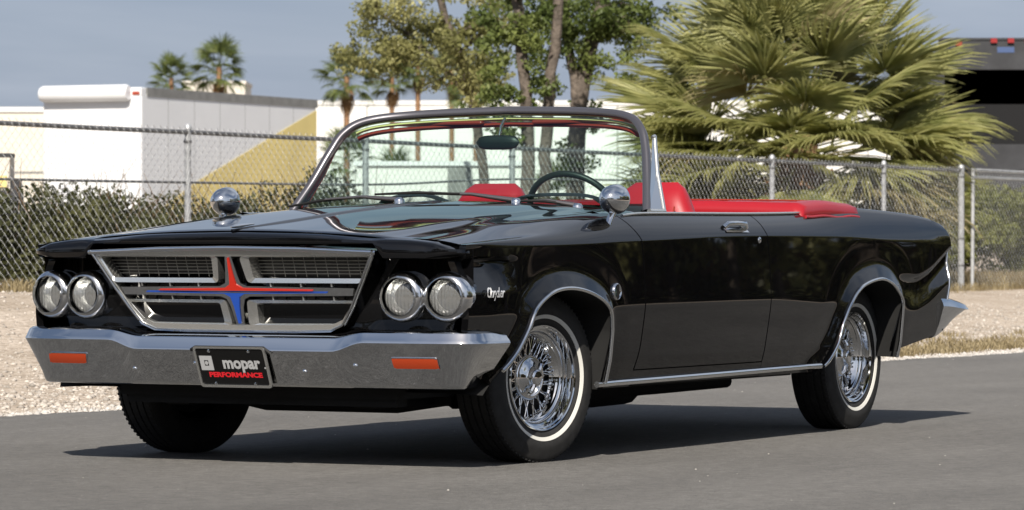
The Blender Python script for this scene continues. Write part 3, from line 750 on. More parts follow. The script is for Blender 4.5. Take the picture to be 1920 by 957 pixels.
for (x, z) in ((-.46, .375), (-.175, .40), (.30, .375), (.52, .40)):        # bumper bolts
    p = on_bumper(x, z, .001); c = B(); c.lathe([(.011, 0), (.009, -.003), (.004, -.005), (0, -.0055)], 14, 'y', p, True); c.mk('bumper_bolt', M['chrome'], fbo, 60)
vl = B(); vl.grid([[(x, -.80 + .03 * abs(x), .53), (x, -.86 + .04 * x * x, .50), (x, -.84 + .04 * x * x, .44)] for x in np.linspace(-.86, .86, 21)]); vl.mk('valance', M['paint'], car, 50)

# plate
def text_mesh(txt, size, shear=0, bold=0.0, sx=1.0, spacing=1.0):
    c = bpy.data.curves.new('t', 'FONT'); c.body = txt; c.size = size; c.shear = shear; c.offset = bold; c.resolution_u = 3; c.align_x = 'CENTER'; c.space_character = spacing
    o = bpy.data.objects.new('t', c); COL.objects.link(o); bpy.context.view_layer.update()
    me = bpy.data.meshes.new_from_object(o.evaluated_get(bpy.context.evaluated_depsgraph_get()))
    V = [(v.co.x * sx, v.co.y) for v in me.vertices]; F = [tuple(p.vertices) for p in me.polygons]
    bpy.data.objects.remove(o); bpy.data.meshes.remove(me); return V, F
PY = -.924; pz0, pz1 = .316, .462
def PL(p, d): return (p[0], PY + (pz1 - p[1]) * .43 - d, p[1])
pb = B(); pb.prism(fillet([(-.152, pz0), (.152, pz0), (.152, pz1), (-.152, pz1)], .012, 3)[::-1], PL, 0.0, -.004)
plate = pb.mk('license_plate', M['plate'], car, 30)
fo = fillet([(-.158, pz0 - .006), (.158, pz0 - .006), (.158, pz1 + .004), (-.158, pz1 + .004)], .014, 3); fi = fillet([(-.149, pz0 + .004), (.149, pz0 + .004), (.149, pz1 - .004), (-.149, pz1 - .004)], .010, 3)
fb_ = B(); fb_.ring(fo, fi, PL, .005, -.004); fb_.mk('plate_frame', M['silver'], plate, 30)
def plate_text(name, txt, size, x, z, m, **kw):
    V, F = text_mesh(txt, size, **kw); b = B(); b.add([PL((x + vx, z + vz), .0012) for vx, vz in V], F); b.mk(name, m, plate)
plate_text('plate_lettering', 'mopar', .062, .040, .384, M['letter'], bold=.0024, sx=1.0)
plate_text('plate_lettering', '.', .05, .143, .384, M['letter'], bold=.0005)
plate_text('plate_lettering', 'PERFORMANCE', .0245, .006, .3505, M['letter_r'], bold=.0013, sx=1.38)
lg = B(); lg.ring([(-.140, .430), (-.085, .430), (-.085, .375), (-.140, .375)], [(-.122, .413), (-.103, .413), (-.103, .392), (-.122, .392)], PL, .0012, .0002)
lg.prism([(-.1125 + .0085 * math.cos(a), .4025 + .0085 * math.sin(a)) for a in np.linspace(0, 6.283, 6)[:-1]][::-1], PL, .0014, .0002); lg.mk('plate_emblem', M['letter'], plate)
for x in (-.09, .085):
    for z in (.449, .3245):
        c = B(); c.lathe([(.007, 0), (.006, -.003), (0, -.004)], 12, 'y', PL((x, z), .001), True); c.mk('plate_bolt', M['chrome'], plate, 60)
mb = B(); mb.tube([PL((-.175, .452), -.01), PL((-.15, .463), -.005), PL((.15, .463), -.005), PL((.175, .44), -.01)], .007, 6); mb.mk('plate_bracket', M['paint_in'], plate)
# ------------------------------------------------------------------ wheels
def wheel_meshes():
    out = {}
    t = B(); tread = [(.300, .094), (.312, .092), (.320, .0865), (.3255, .080)]
    for x in (.066, .030, -.006, -.042):            # circumferential grooves
        tread += [(.3295 - .18 * x * x, x), (.323, x - .001), (.323, x - .009), (.3298 - .18 * x * x, x - .010)]
    prof = [(.200, .070), (.206, .082), (.214, .0895), (.226, .094), (.246, .1015), (.262, .1045), (.280, .1025)] + tread + [(.3255, -.080), (.320, -.0865), (.300, -.094), (.262, -.1045), (.23, -.095), (.206, -.082), (.200, -.07), (.19, -.05)]
    t.lathe(prof[::-1], 96, 'x'); t.V = [(v[0], v[1], max(v[2], -.3265)) for v in t.V]; out['tyre'] = t
    # tread blocks: short cross ribs along the shoulder
    k = B(); n = 90
    for i in range(n):
        a = 2 * math.pi * i / n
        for (x0, x1, sk) in ((.068, .084, .0), (.036, .060, .02), (.0, .024, -.02), (-.036, -.012, .02), (-.076, -.048, 0)):
            V = []
            for x, da in ((x0, 0), (x1, sk), (x1, sk + .030), (x0, .030)):
                r0 = .3275 - .25 * x * x; 
                for r in (r0 - .004, r0 + .0022):
                    V.append((x, r * math.cos(a + da), max(r * math.sin(a + da), -.3268)))
            k.add(V, [(1, 3, 5, 7), (0, 2, 3, 1), (2, 4, 5, 3), (4, 6, 7, 5), (6, 0, 1, 7)])
    out['tread'] = k
    w = B(); w.lathe([(.2295, .0945), (.2305, .0972), (.238, .1000), (.2445, .1028), (.2455, .1005)][::-1], 96, 'x'); out['whitewall'] = w
    r = B(); r.lathe([(.208, .078), (.2075, .0885), (.2035, .093), (.1985, .0905), (.196, .083), (.1905, .081), (.1890, .070), (.1875, .058), (.1815, .056), (.1800, .046), (.1745, .040), (.1700, .038), (.1660, .030), (.162, .026), (.158, .012), (.150, .004)][::-1], 96, 'x'); out['rim'] = r
    d = B(); d.lathe([(.166, -.010), (.08, -.012), (0, -.012)][::-1], 48, 'x'); out['backing'] = d
    h = B(); h.lathe([(.088, -.012), (.0895, .018), (.087, .026), (.082, .0295), (.076, .029), (.071, .032), (.058, .038), (.046, .042), (.040, .046), (.037, .052), (.036, .062), (.033, .067), (.026, .070), (.024, .068), (.016, .0685), (0, .070)][::-1], 56, 'x'); out['hub_cap'] = h
    sp = B(); n = 18
    for i in range(n):
        for dz, x0, x1, sgn in ((0, .020, .018, 1), (.5, .020, .018, -1), (.25, .004, .012, 1), (.75, .004, .012, -1)):
            a = 2 * math.pi * (i + dz) / n; b = a + sgn * .16
            sp.tube([(x0, .086 * math.cos(a), .086 * math.sin(a)), (x1, .162 * math.cos(b), .162 * math.sin(b))], .0019, 5, cap=False)
            sp.tube([(x1 + .002, .153 * math.cos(b - .02 * sgn), .153 * math.sin(b - .02 * sgn)), (x1, .164 * math.cos(b), .164 * math.sin(b))], .0034, 5)
    out['spokes'] = sp
    kn = B()
    for a in (1.05, 1.05 + math.pi):                # two-eared knock-off
        c, s = math.cos(a), math.sin(a); P = [(.056, .020 * c, .020 * s), (.060, .042 * c, .042 * s), (.056, .062 * c, .062 * s), (.048, .078 * c, .078 * s)]
        kn.tube(P, [.011, .011, .010, .006], 8)
    out['spinner'] = kn
    return out
WM = wheel_meshes(); proto = {}
def wheel(loc, rz, roll):
    mats = {'tyre': 'rubber', 'tread': 'rubber', 'whitewall': 'white', 'rim': 'chrome', 'backing': 'under', 'hub_cap': 'chrome', 'spokes': 'chrome', 'spinner': 'chrome'}
    if not proto:
        for k, b in WM.items():
            me = bpy.data.meshes.new(k); me.from_pydata(b.V, [], b.F); me.update(); me.polygons.foreach_set('use_smooth', [True] * len(me.polygons)); me.set_sharp_from_angle(angle=R(38)); me.materials.append(M[mats[k]]); proto[k] = me
    w = bpy.data.objects.new('wheel', proto['tyre']); w.location = loc; w.rotation_euler = (0, 0, rz); put(w, car); w.matrix_parent_inverse = Matrix.Identity(4)
    for k in ('tread', 'whitewall', 'rim', 'backing', 'hub_cap', 'spokes', 'spinner'):
        o = bpy.data.objects.new({'tread': 'tread_blocks'}.get(k, k), proto[k]); COL.objects.link(o); o.parent = w
        if k in ('spokes', 'spinner', 'hub_cap'): o.rotation_euler = (roll, 0, 0)
    return w
ST = -.18
wheel((.775, 0, .335), ST, .0); wheel((-.775, 0, .335), math.pi + ST, .4)
wheel((.760, 3.099, .335), 0, .7); wheel((-.760, 3.099, .335), math.pi, 1.1)
# chassis under the car
ub = B(); ub.box(-.70, .70, 3.40, 3.90, .36, .44); ub.mk('trunk_floor', M['under'], car)
ub = B(); ub.box(-.86, .86, .36, 2.36, .275, .31); ub.box(-.62, .62, -.72, .40, .27, .34); ub.mk('floor_pan', M['under'], car)
ax = B(); ax.tube([(-.70, 3.099, .32), (-.12, 3.099, .33), (0, 3.099, .33), (.12, 3.099, .33), (.70, 3.099, .32)], [.04, .045, .12, .045, .04], 12); ax.mk('rear_axle', M['under'], car, 60)
cm = B(); cm.box(-.55, .55, -.18, .02, .225, .30); cm.tube([(-.62, -.10, .26), (-.3, -.16, .21), (.3, -.16, .21), (.62, -.10, .26)], .018, 8); cm.box(-.20, .15, -.05, .45, .20, .28)
for x in (-.42, .42): cm.box(x - .05, x + .05, -.62, .25, .23, .29); cm.tube([(x, -.02, .25), (x * 1.55, .0, .24)], .028, 8)
cm.box(-.60, .60, -.70, -.62, .24, .30); cm.mk('front_crossmember', M['under'], car)
for x in (-.28, .30):
    ex = B(); ex.tube([(x, .3, .22), (x, 1.2, .215), (x * 1.3, 2.0, .225), (x * 1.3, 2.7, .23)], [.03, .03, .03, .03], 10); ex.tube([(x, 1.3, .225), (x, 1.36, .225), (x, 1.84, .23), (x, 1.9, .23)], [.03, .075, .075, .03], 12); ex.mk('exhaust_pipe', M['under'], car, 60)

# ------------------------------------------------------------------ rear
YTp = lambda z: YTL(z)
tr = B(); G = []
for x in np.linspace(-.93, .93, 31):
    G.append([(x, 3.99 + .05 * (1 - (x / .93) ** 2), z) for z in (.44, .60, .75, .86)] + [(x, 3.96, .93 + .015 * (1 - (x / .93) ** 2))])
tr.grid(G, flip=True); tr.mk('tail_panel', M['paint'], car, 50)
tl = B()
G = []
for z in np.linspace(.59, .825, 10):
    y = YTL(z) + .004; x = bx_(y - .02, z)
    G.append([(x - .004, y - .004, z), (x - .012, y + .022, z), (x - .05, y + .034, z), (x - .12, y + .02, z)])
tl.grid(G, flip=True); M['tail'] = mat('tail_lamp', (0.05, 0.08, 0.07), .08, .3, 1.0); both('tail_lamp', tl, M['tail'], 60)
tt = B(); tt.tube([(bx_(YTL(z) - .02, z) + .001, YTL(z) + .002, z) for z in np.linspace(.585, .84, 12)], .006, 8); both('tail_lamp_trim', tt, M['chrome'], 60)
dk = B(); G = []
for t in np.linspace(0, 1, 24):
    y = 2.96 + (3.965 - 2.96) * t; xe = XT(y) - .045; ze = ZT(y) + .002
    G.append([(s * xe, y, ze + (.018 + .012 * (1 - t)) * (1 - abs(s) ** 2.4) - (.03 * (t > .97) * (1 - abs(s)))) for s in np.linspace(-1, 1, 33)])
dk.grid(G); dk.mk('trunk_lid', M['paint'], car, 50)
# rear bumper
RPX = Cv((0, 0), (.4, .52), (.7, .84), (.8, .915), (.86, .948), (.90, .962), (1, .966)); RPY = Cv((0, 4.43), (.4, 4.41), (.7, 4.375), (.8, 4.335), (.86, 4.26), (.90, 4.16), (1, 3.90))
G = []
for u in np.linspace(-1, 1, 101):
    s = abs(u); sg = 1 if u >= 0 else -1; e = 1e-3
    dx, dy = RPX(min(s + e, 1)) - RPX(max(s - e, 0)), RPY(min(s + e, 1)) - RPY(max(s - e, 0)); L = math.hypot(dx, dy); n = (-dy / L * sg, dx / L)
    k = 1 - sst(.86, 1, s)          # deep at the side, shallow lip round the back
    lo = .405 + .125 * sst(1, .84, s); tp_ = -.036 * sst(1, .84, s)
    if s < .84: lo = .53 - .07 * sst(.84, .5, s)
    sec = [(-.10, .604 + tp_), (-.03, .602 + tp_), (-.010, .592 + tp_), (.0, .572 + tp_), (.004, .556 + tp_ * .6), (-.002, max(.535, lo + .015)), (-.02, (lo + .535) / 2), (-.045, lo + .01), (-.06, lo), (-.11, lo)]
    G.append([(RPX(s) * sg + n[0] * d, RPY(s) + n[1] * d, z) for d, z in sec])
rb = B(); rb.grid(G)
for g, fl in ((G[0], True), (G[-1], False)): n = len(rb.V); rb.V += g; rb.F.append(tuple(range(n, n + len(g)))[::-1 if fl else 1])
rb.mk('rear_bumper', M['chrome_b'], car, 30)

# ------------------------------------------------------------------ interior
def pillow(nx, ny, f):                       # closed soft slab from a height field pair
    b = B(); top = [[f(i / nx, j / ny, 1) for j in range(ny + 1)] for i in range(nx + 1)]; bot = [[f(i / nx, j / ny, -1) for j in range(ny + 1)] for i in range(nx + 1)]
    b.grid(top); b.grid(bot, flip=True); return b
cab = B(); cab.box(-.80, .80, .98, 2.42, .33, .36); cab.mk('cabin_floor', M['dkred'], car)
di = B(); di.grid([[(XT(y) - .066, y, ZT(y) - .004), (XT(y) - .09, y, .90), (XT(y) - .10, y, .60), (XT(y) - .10, y, .34)] for y in np.linspace(.98, 2.42, 14)]); both('door_card', di, M['red'], 40)
da = B(); da.grid([[(x, .93 + .02, .99 - .02 * x * x), (x, 1.03, 1.020 - .02 * x * x), (x, 1.10, 1.018 - .02 * x * x), (x, 1.14, 1.00), (x, 1.13, .90), (x, 1.10, .62)] for x in np.linspace(-.80, .80, 25)]); dash = da.mk('dashboard', M['dash'], car, 40)
for x, w, z in ((-.30, .15, 1.020), (.38, .22, 1.020)):
    hp = B(); hp.grid([[(x + w * s, 1.05 + .06 * t, z + .045 * math.sqrt(max(0, 1 - abs(s) ** 3)) * (1 - .3 * abs(t))) for t in np.linspace(-1, 1, 7)] for s in np.linspace(-1, 1, 17)]); hp.mk('dash_hump', M['dash'], dash, 60)
def seat(cx):
    # back: rounded slab, narrower at the top, leaning backwards
    b = B(); G = []
    for i in range(25):
        t = i / 24; z = .50 + .62 * t; yc = 1.78 + .18 * t; w = .27 - .12 * sst(.50, 1, t) ** 1.0; d = .085 - .025 * t; rr = math.sqrt(max(0, 1 - max(0, (t - .84) / .16) ** 2)) if t > .84 else 1
        ring = []
        for k in range(32):
            a = 2 * math.pi * k / 32; c, s = math.cos(a), math.sin(a); ex = .45
            ring.append((cx + math.copysign(abs(c) ** ex, c) * w * (.68 + .32 * rr), yc + math.copysign(abs(s) ** .8, s) * d * max(rr, .15), z if t < .999 else z))
        G.append(ring + ring[:1])
    b.grid(G); n = len(b.V); b.V += G[-1][:-1]; b.F.append(tuple(range(n, n + 32)))
    s = b.mk('seat', M['red'], car, 60)
    c = B(); c.box(cx - .27, cx + .27, 1.28, 1.82, .42, .58); bevel(c.mk('seat_cushion', M['red'], s), .05, 3)
    e = B()                                   # pleat seams on the face of the back
    for k in range(-2, 3): e.tube([(cx + .07 * k, 1.70 + .18 * t - .012, .52 + .58 * t) for t in np.linspace(0, .85, 8)], .004, 5)
    e.mk('seat_seams', M['dkred'], s)
seat(.40); seat(-.40)
rs = B(); rs.box(-.62, .62, 2.02, 2.42, .42, .60); rs.box(-.66, .66, 2.34, 2.48, .55, .99); bevel(rs.mk('rear_seat', M['red'], car), .05, 3)
# folded-top boot
G = []
for i in range(57):
    s = -1 + 2 * i / 56; a = abs(s); row = []
    for j in range(17):
        t = j / 16; y = 2.36 + .66 * t; e = min(1, max(0, (a - .90) / .10)); x = math.copysign(.905 * min(a / .93, 1) + .010 * e, s)
        z = 1.048 - .010 * s * s - .012 * abs(2 * t - 1) ** 6 - .070 * e ** 1.2 + .003 * math.sin(s * 31) * (1 - e) * math.sin(math.pi * t) + .004 * math.sin(t * 9 + s * 4)
        if t < .06 or t > .94: z -= .045
        row.append((x, y + (.03 * e if t > .5 else -.01 * e), z - .0))
    G.append(row)
bo = B(); bo.grid(G, flip=True); boot = bo.mk('top_boot', M['red'], car, 60)
sm = boot.modifiers.new('s', 'SOLIDIFY'); sm.thickness = .012; sm.offset = -1
bs = B(); bs.tube([(.917, y, .972 + .003 * math.sin(y * 20)) for y in np.linspace(2.39, 2.99, 14)], .008, 8); bs.mk('boot_edge', M['red'], boot, 60); flipx(bs).mk('boot_edge', M['red'], boot, 60)
for y in (2.56, 2.78):                       # sewn seams and snaps of the boot cover
    b = B(); b.tube([(x, y, 1.052 - .010 * (x / .905) ** 2) for x in np.linspace(-.80, .80, 17)], .0035, 5); b.mk('boot_seam', M['dkred'], boot)
# steering wheel
sw = B(); c0 = Vector((.40, 1.16, .985)); ax_ = Vector((0, .80, .60)).normalized(); u = Vector((1, 0, 0)); v = ax_.cross(u).normalized() * -1
v = Vector((0, -.6, .8)).normalized() if False else Vector((0, -.50, .866))
P = [c0 + u * (.20 * math.cos(a)) + v * (.20 * math.sin(a)) * .92 for a in np.linspace(0, 2 * math.pi, 49)]
sw.tube(P, .0135, 8, cap=False); swo = sw.mk('steering_wheel', M['dash'], car, 60)
c = B(); c.tube([c0 + u * .19, c0 + Vector((0, -.03, -.02)), c0 - u * .19], [.010, .025, .010], 8); c.tube([c0 + Vector((0, -.03, -.02)), c0 + Vector((0, -.25, -.12))], .03, 10); c.mk('spoke_bar', M['dash'], swo, 60)
# mirror, visors
mr = B(); G = []
rvc = Vector((.0, 1.235, 1.283))
for i in range(13):
    t = -1 + i / 6; k = math.sqrt(max(0, 1 - abs(t) ** 4)); G.append([tuple(rvc + Vector((.105 * t, -.018 * k * math.cos(a) + .0, (.030 * k + .001) * math.sin(a)))) for a in np.linspace(0, 2 * math.pi, 21)])
mr.grid(G); mro = mr.mk('rear_view_mirror', M['dash'], car, 60)
c = B(); c.tube([rvc + Vector((0, .01, .02)), rvc + Vector((.0, .03, .07)), (.0, 1.30, 1.385)], .007, 8); c.mk('mirror_stem', M['chrome'], mro, 60)
for sx in (-1, 1):
    vz = B(); vz.box(sx * .34 - .22, sx * .34 + .22, 1.31, 1.47, 1.362, 1.378); bevel(vz.mk('sun_visor', M['dkred'], car), .007, 2)
# wipers
def wiper(a, b, c):
    o = B(); o.tube([a, (Vector(a) + Vector(b)) / 2 + Vector((0, 0, .012)), b], [.012, .007, .005], 8); w = o.mk('wiper', M['wiper'], car, 60)
    k = B(); k.tube([Vector(c[0]), (Vector(c[0]) + Vector(c[1])) / 2 + Vector((0, -.004, .006)), Vector(c[1])], [.005, .008, .005], 6); k.mk('wiper_blade', M['under'], w)
    k = B(); k.lathe([(.022, 0), (.022, .02), (.014, .03), (0, .032)], 16, 'z', (a[0], a[1], a[2] - .02), True); k.mk('wiper_pivot', M['chrome'], w, 60)
M['wiper'] = mat('brushed_wiper', (0.30, 0.27, 0.26), .35, .9)
wiper((.33, .775, 1.030), (-.10, .80, 1.062), ((.06, .785, 1.060), (-.36, .815, 1.060)))
wiper((-.22, .775, 1.036), (-.62, .845, 1.040), ((-.46, .82, 1.048), (-.83, .90, 1.012)))
wiper((.60, .80, 1.008), (.34, .79, 1.028), ((.58, .80, 1.012), (.34, .785, 1.03)))
# fender mirrors
def fmirror(sx):
    cx, cy, cz = sx * .925, (.475 if sx > 0 else .53), 1.030
    b = B(); b.lathe([(0, -.070), (.020, -.066), (.040, -.050), (.054, -.022), (.060, .010), (.0605, .026), (.057, .031), (.054, .028), (0, .026)], 40, 'y', (cx, cy, cz)); o = b.mk('side_mirror', M['chrome'], car, 50)
    c = B(); c.tube([(cx, cy - .005, cz - .05), (cx - sx * .004, cy - .03, cz - .085), (cx - sx * .006, cy - .05, cz - .115)], [.017, .015, .019], 10, flat=.8); c.mk('mirror_stem', M['chrome'], o, 60)
    c = B(); c.lathe([(.030, -.012), (.028, .004), (.020, .012), (0, .014)], 20, 'z', (cx - sx * .006, cy - .055, cz - .128), True); c.tube([(cx - sx * .006, cy - .05, cz - .122), (cx - .004 * sx, cy - .13, cz - .142)], [.014, .006], 8); c.mk('mirror_foot', M['chrome'], o, 60)
fmirror(1); fmirror(-1)
# door handle, lock, badges
M['letter_c'] = mat('bright_script', (.8, .8, .8), .3, .4)
for sx in (-1, 1):
    def Q(y, z, d): return (sx * (bx_(y, z) + d), y, z)
    zz = .925; yc = 1.54
    def Qs(y, z, d):
        zs, zt, xt = ZS(y), ZT(y), XT(y); t = (z - zs) / (zt - zs); x = bx_(y, zs) + (xt - bx_(y, zs)) * t; return (sx * (x + .008 + d * .75), y, z + d * .65)
    h = B(); h.tube([Qs(1.44, .918, .004), Qs(1.46, .922, .022), Qs(1.56, .924, .024), Qs(1.63, .922, .022), Qs(1.66, .918, .004)], [.012, .011, .010, .013, .012], 8); ho = h.mk('door_handle', M['chrome'], car, 60)
    c = B(); c.lathe([(.019, 0), (.018, .008), (.012, .012), (0, .013)], 16, 'x', (0, 0, 0)); c.V = [tuple(Vector(Qs(1.645, .922, 0)) + Vector((sx * v[0] * .8, v[1], v[2] + v[0] * .6))) for v in c.V]; c.mk('push_button', M['chrome'], ho, 60)
    c = B(); c.grid([[Qs(1.44 + .22 * t, .900 + .035 * k, .002) for k in (0, 1)] for t in np.linspace(0, 1, 5)], flip=sx < 0); c.mk('handle_plate', M['chrome'], ho)
    c = B(); c.lathe([(.014, 0), (.012, .004), (.005, .006), (0, .006)], 16, 'x'); c.V = [(sx * (bx_(1.76, .868) + v[0]), 1.76 + v[1], .868 + v[2]) for v in c.V]; c.mk('door_lock', M['chrome'], car, 60)
    c = B(); c.lathe([(.034, -.006), (.034, .006), (.030, .010), (.026, .006), (.018, .004)], 32, 'x'); c.V = [(sx * (bx_(.375, .665) + v[0]), .375 + v[1], .665 + v[2]) for v in c.V]; e = c.mk('fender_medallion', M['chrome'], car, 50)
    c = B(); c.lathe([(.024, .005), (.010, .008), (0, .009)], 24, 'x'); c.V = [(sx * (bx_(.375, .665) + v[0]), .375 + v[1], .665 + v[2]) for v in c.V]; c.mk('medallion_centre', M['tail'], e, 60)
    c = B(); c.box(-.004, .010, -.010, .010, -.026, .026); c.V = [(sx * (bx_(.375, .665) + v[0]), .375 + v[1], .665 + v[2]) for v in c.V]; c.mk('medallion_bar', M['plate'], e)
    V, F = text_mesh('Chrysler', .052, shear=.5, bold=.0010, sx=.80, spacing=.88)
    c = B(); n = len(V); yc = -.625
    c.add([Q(yc + sx * vx, .655 + vz + .08 * sx * vx * 0, .0135) for vx, vz in V] + [Q(yc + sx * vx, .655 + vz, .003) for vx, vz in V], F)
    c.mk('fender_script', M['letter_c'], car)
# ------------------------------------------------------------------ chain link fence along the verge
FX = -11.0
def ftop(y): return 1.852 - .0022 * max(y - 13, 0)
def chain(name, y0, y1, zt, zb, parent, x=FX, pitch=.052, r=.0022, vs_=.043):
    n = int((y1 - y0) / pitch); ks = int((zt(y0) - zb(y0)) / vs_); V = []; F = []
    tri = [(math.cos(a), math.sin(a)) for a in (0.5, 2.6, 4.7)]
    i = np.arange(n); Y = y0 + i * pitch
    zts = np.array([zt(y) for y in Y]); zbs = np.array([zb(y) for y in Y])
    k = np.arange(ks + 1); jig = rng.normal(0, .0012, (n, ks + 1))
    yy_ = Y[:, None] + ((k[None, :] + i[:, None]) % 2) * pitch + jig
    zz_ = zts[:, None] + .03 - (zts - zbs + .03)[:, None] * (k[None, :] / ks)
    xx_ = np.full_like(yy_, x + .03) + .0022 * ((k[None, :] % 2) * 2 - 1)
    P = np.stack([xx_, yy_, zz_], -1)                       # n, ks+1, 3
    off = np.array([(c * r, s * r * .7, s * r * .7) for c, s in tri])
    V = (P[:, :, None, :] + off[None, None]).reshape(-1, 3)
    base = (np.arange(n)[:, None] * (ks + 1) + np.arange(ks)[None]) * 3
    F = []
    for a in range(3):
        b = (a + 1) % 3
        F.append(np.stack([base + a, base + b, base + 3 + b, base + 3 + a], -1).reshape(-1, 4))
    o = npmesh(name, V, np.concatenate(F), M['galv'], parent, kind='stuff'); return o
fence = empty('chain_link_fence', (FX, 22, gz(FX, 22)), 'long galvanised chain link fence with round posts running behind the car', 'fence')
posts = [-8.5, -5.4, -2.3, .8, 3.85, 6.9, 9.95, 13.0, 16.05, 19.20, 22.2, 25.4, 28.70, 32.1, 34.72]
for i, y in enumerate(posts):
    z0 = gz(FX, y) - .1; r = .030 if i < len(posts) - 1 else .042
    p = B(); p.tube([(FX, y, z0), (FX, y, ftop(y) + .015)], r, 12); p.lathe([(r + .004, 0), (r + .002, .03), (r * .5, .05), (0, .055)], 12, 'z', (FX, y, ftop(y) + .01), True); po = p.mk('post', M['galv'], fence, 50)
    c = B()
    for z in (ftop(y) - .10, .9, .55): c.lathe([(r + .003, -.012), (r + .006, -.01), (r + .006, .01), (r + .003, .012)], 12, 'z', (FX, y, z), True)
    c.mk('band', M['galv_dark'], po)
for a, b in zip(posts[:-1], posts[1:]):
    p = B(); p.tube([(FX, a, ftop(a) - .015), (FX, (a + b) / 2, ftop((a + b) / 2) - .018), (FX, b, ftop(b) - .015)], .021, 10); p.mk('top_rail', M['galv_dark'], fence, 60)
MR = Cv((-9, 1.37), (13, 1.375), (16, 1.385), (19.2, 1.405), (22.2, 1.50), (25.4, 1.53))
for a, b in zip(posts[:11], posts[1:12]):
    p = B(); p.tube([(FX - .01, y, MR(y)) for y in np.linspace(a, b, 6)], .011, 8); p.mk('brace_rail', M['galv_dark'], fence, 60)
chain('chain_link_mesh', 9.0, posts[-1], ftop, lambda y: gz(FX, y) + .02, fence)
gate = empty('chain_link_gate', (FX, 36.2, gz(FX, 36)), 'chain link gate leaf with double top rail at the right end of the fence', 'gate')
gt = lambda y: 1.80
for y in (35.12, 37.22, 39.4):
    p = B(); p.tube([(FX, y, gz(FX, y) - .05), (FX, y + .03, 1.80)], .026, 10); p.mk('gate_post', M['galv'], gate, 60)
for z in (1.80, 1.705): p = B(); p.tube([(FX, 35.12, z), (FX, 39.4, z - .01)], .022, 10); p.mk('gate_rail', M['galv'], gate, 60)
chain('gate_mesh', 35.16, 39.3, gt, lambda y: gz(FX, y) + .04, gate)

# ------------------------------------------------------------------ foliage helpers
def leafcloud(C, N, size, asp=.55, seed=0, droop=0.0):
    """C: rows (x,y,z,rx,ry,rz,weight) of ellipsoid clumps -> quads"""
    g = np.random.default_rng(seed); C = np.asarray(C, float); w = C[:, 6] / C[:, 6].sum(); idx = g.choice(len(C), N, p=w)
    d = g.normal(size=(N, 3)); d /= np.linalg.norm(d, axis=1)[:, None]; rr = g.random(N) ** .42
    P = C[idx, :3] + d * rr[:, None] * C[idx, 3:6]
    u = g.normal(size=(N, 3)); u[:, 2] -= droop; u /= np.linalg.norm(u, axis=1)[:, None]
    t = g.normal(size=(N, 3)); v = np.cross(u, t); v /= np.linalg.norm(v, axis=1)[:, None]
    s = size * (.55 + .9 * g.random(N)); a = (u * s[:, None]); b = v * (s * asp)[:, None]; n_ = np.cross(u, v) * (s * .12)[:, None]
    V = np.stack([P - a * .5, P + b * .5 + n_, P + a * .5, P - b * .5 + n_], 1).reshape(-1, 3)
    F = np.arange(4 * N).reshape(-1, 4); return V, F
def clumps(c, r, n, cr, seed):
    """n small clumps on and inside an ellipsoid"""
    g = np.random.default_rng(seed); out = []
    for _ in range(n):
        d = g.normal(size=3); d /= np.linalg.norm(d); k = g.random() ** .4
        q = cr * g.uniform(.6, 1.4); out.append((c[0] + d[0] * r[0] * k, c[1] + d[1] * r[1] * k, c[2] + d[2] * r[2] * k, q, q, q * .7, q ** 2))
    return out

# ------------------------------------------------------------------ broadleaf trees
def broadleaf(name, label, base, trunks, cl, nleaf, lsize, leaf, seed, limbs=14, droop=.3):
    t = empty(name, base, label, 'tree'); g = np.random.default_rng(seed); tips = []
    for k, (P, r0, r1) in enumerate(trunks):
        P = spline(P, 6); n = len(P); P = [p + Vector((g.normal(0, .012), g.normal(0, .012), 0)) for p in P]
        b = B(); b.tube(P, [r0 + (r1 - r0) * i / (n - 1) for i in range(n)], 14); b.mk('trunk', M['bark'], t, 60)
        tips += [(p, r0 + (r1 - r0) * i / (n - 1)) for i, p in enumerate(P) if i > n * .35]
    cl_ = sorted(cl, key=lambda c: -c[6])[:limbs]
    for c in cl_:
        q = Vector(c[:3]); o, rr = min(tips, key=lambda a: (a[0] - q).length + max(0, a[0].z - q.z) * .8)
        mid = (o + q) / 2 + Vector((0, 0, .15 * (q - o).length)); b = B(); b.tube(spline([o, mid, q], 4), [min(rr * .5, .07)] + [.03] * 6 + [.012] * 2, 7); b.mk('limb', M['bark'], t, 60)
    V, F = leafcloud(cl, nleaf, lsize, .55, seed, droop); npmesh('crown', V, F, leaf, t, kind='stuff'); return t
Xr = Vector((.884, .467, 0)); Yr = Vector((-.467, .884, 0))         # across / along the line of sight
def off(b, r, d, z): return tuple(Vector((b[0], b[1], 0)) + Xr * r + Yr * d + Vector((0, 0, z)))
def offc(b, L, seed, n=1):
    out = []
    for i, (r, z, rr, rz, k, cr) in enumerate(L): out += clumps(off(b, r, 0, z), (rr, rr * .9, rz), k, cr, seed + i)
    return out
t1 = (-16.2, 32.5, .28)
cl = offc(t1, [(-.45, 3.5, .4, .5, 14, .17), (-.35, 4.3, .5, .3, 10, .2), (.12, 2.9, .22, .35, 7, .13), (-.42, 2.75, .28, .5, 14, .15), (-.35, 2.35, .26, .25, 7, .13), (.15, 3.7, .35, .4, 9, .16), (.5, 5.0, 1.0, .5, 14, .3)], 40)
broadleaf('forked_tree', 'dark green leafy tree with two bare grey trunks side by side above the windscreen', t1,
          [([off(t1, -.02, 0, .2), off(t1, .0, 0, 1.4), off(t1, -.03, .05, 2.6), off(t1, -.16, .1, 4.2), off(t1, -.4, .2, 6)], .105, .06), ([off(t1, .16, .1, .2), off(t1, .22, .1, 1.4), off(t1, .26, .1, 2.6), off(t1, .42, .05, 4.2), off(t1, .6, 0, 6)], .095, .06)], cl, 11000, .068, M['leaf'], 3)
t2 = (-17.5, 36.0, .25)
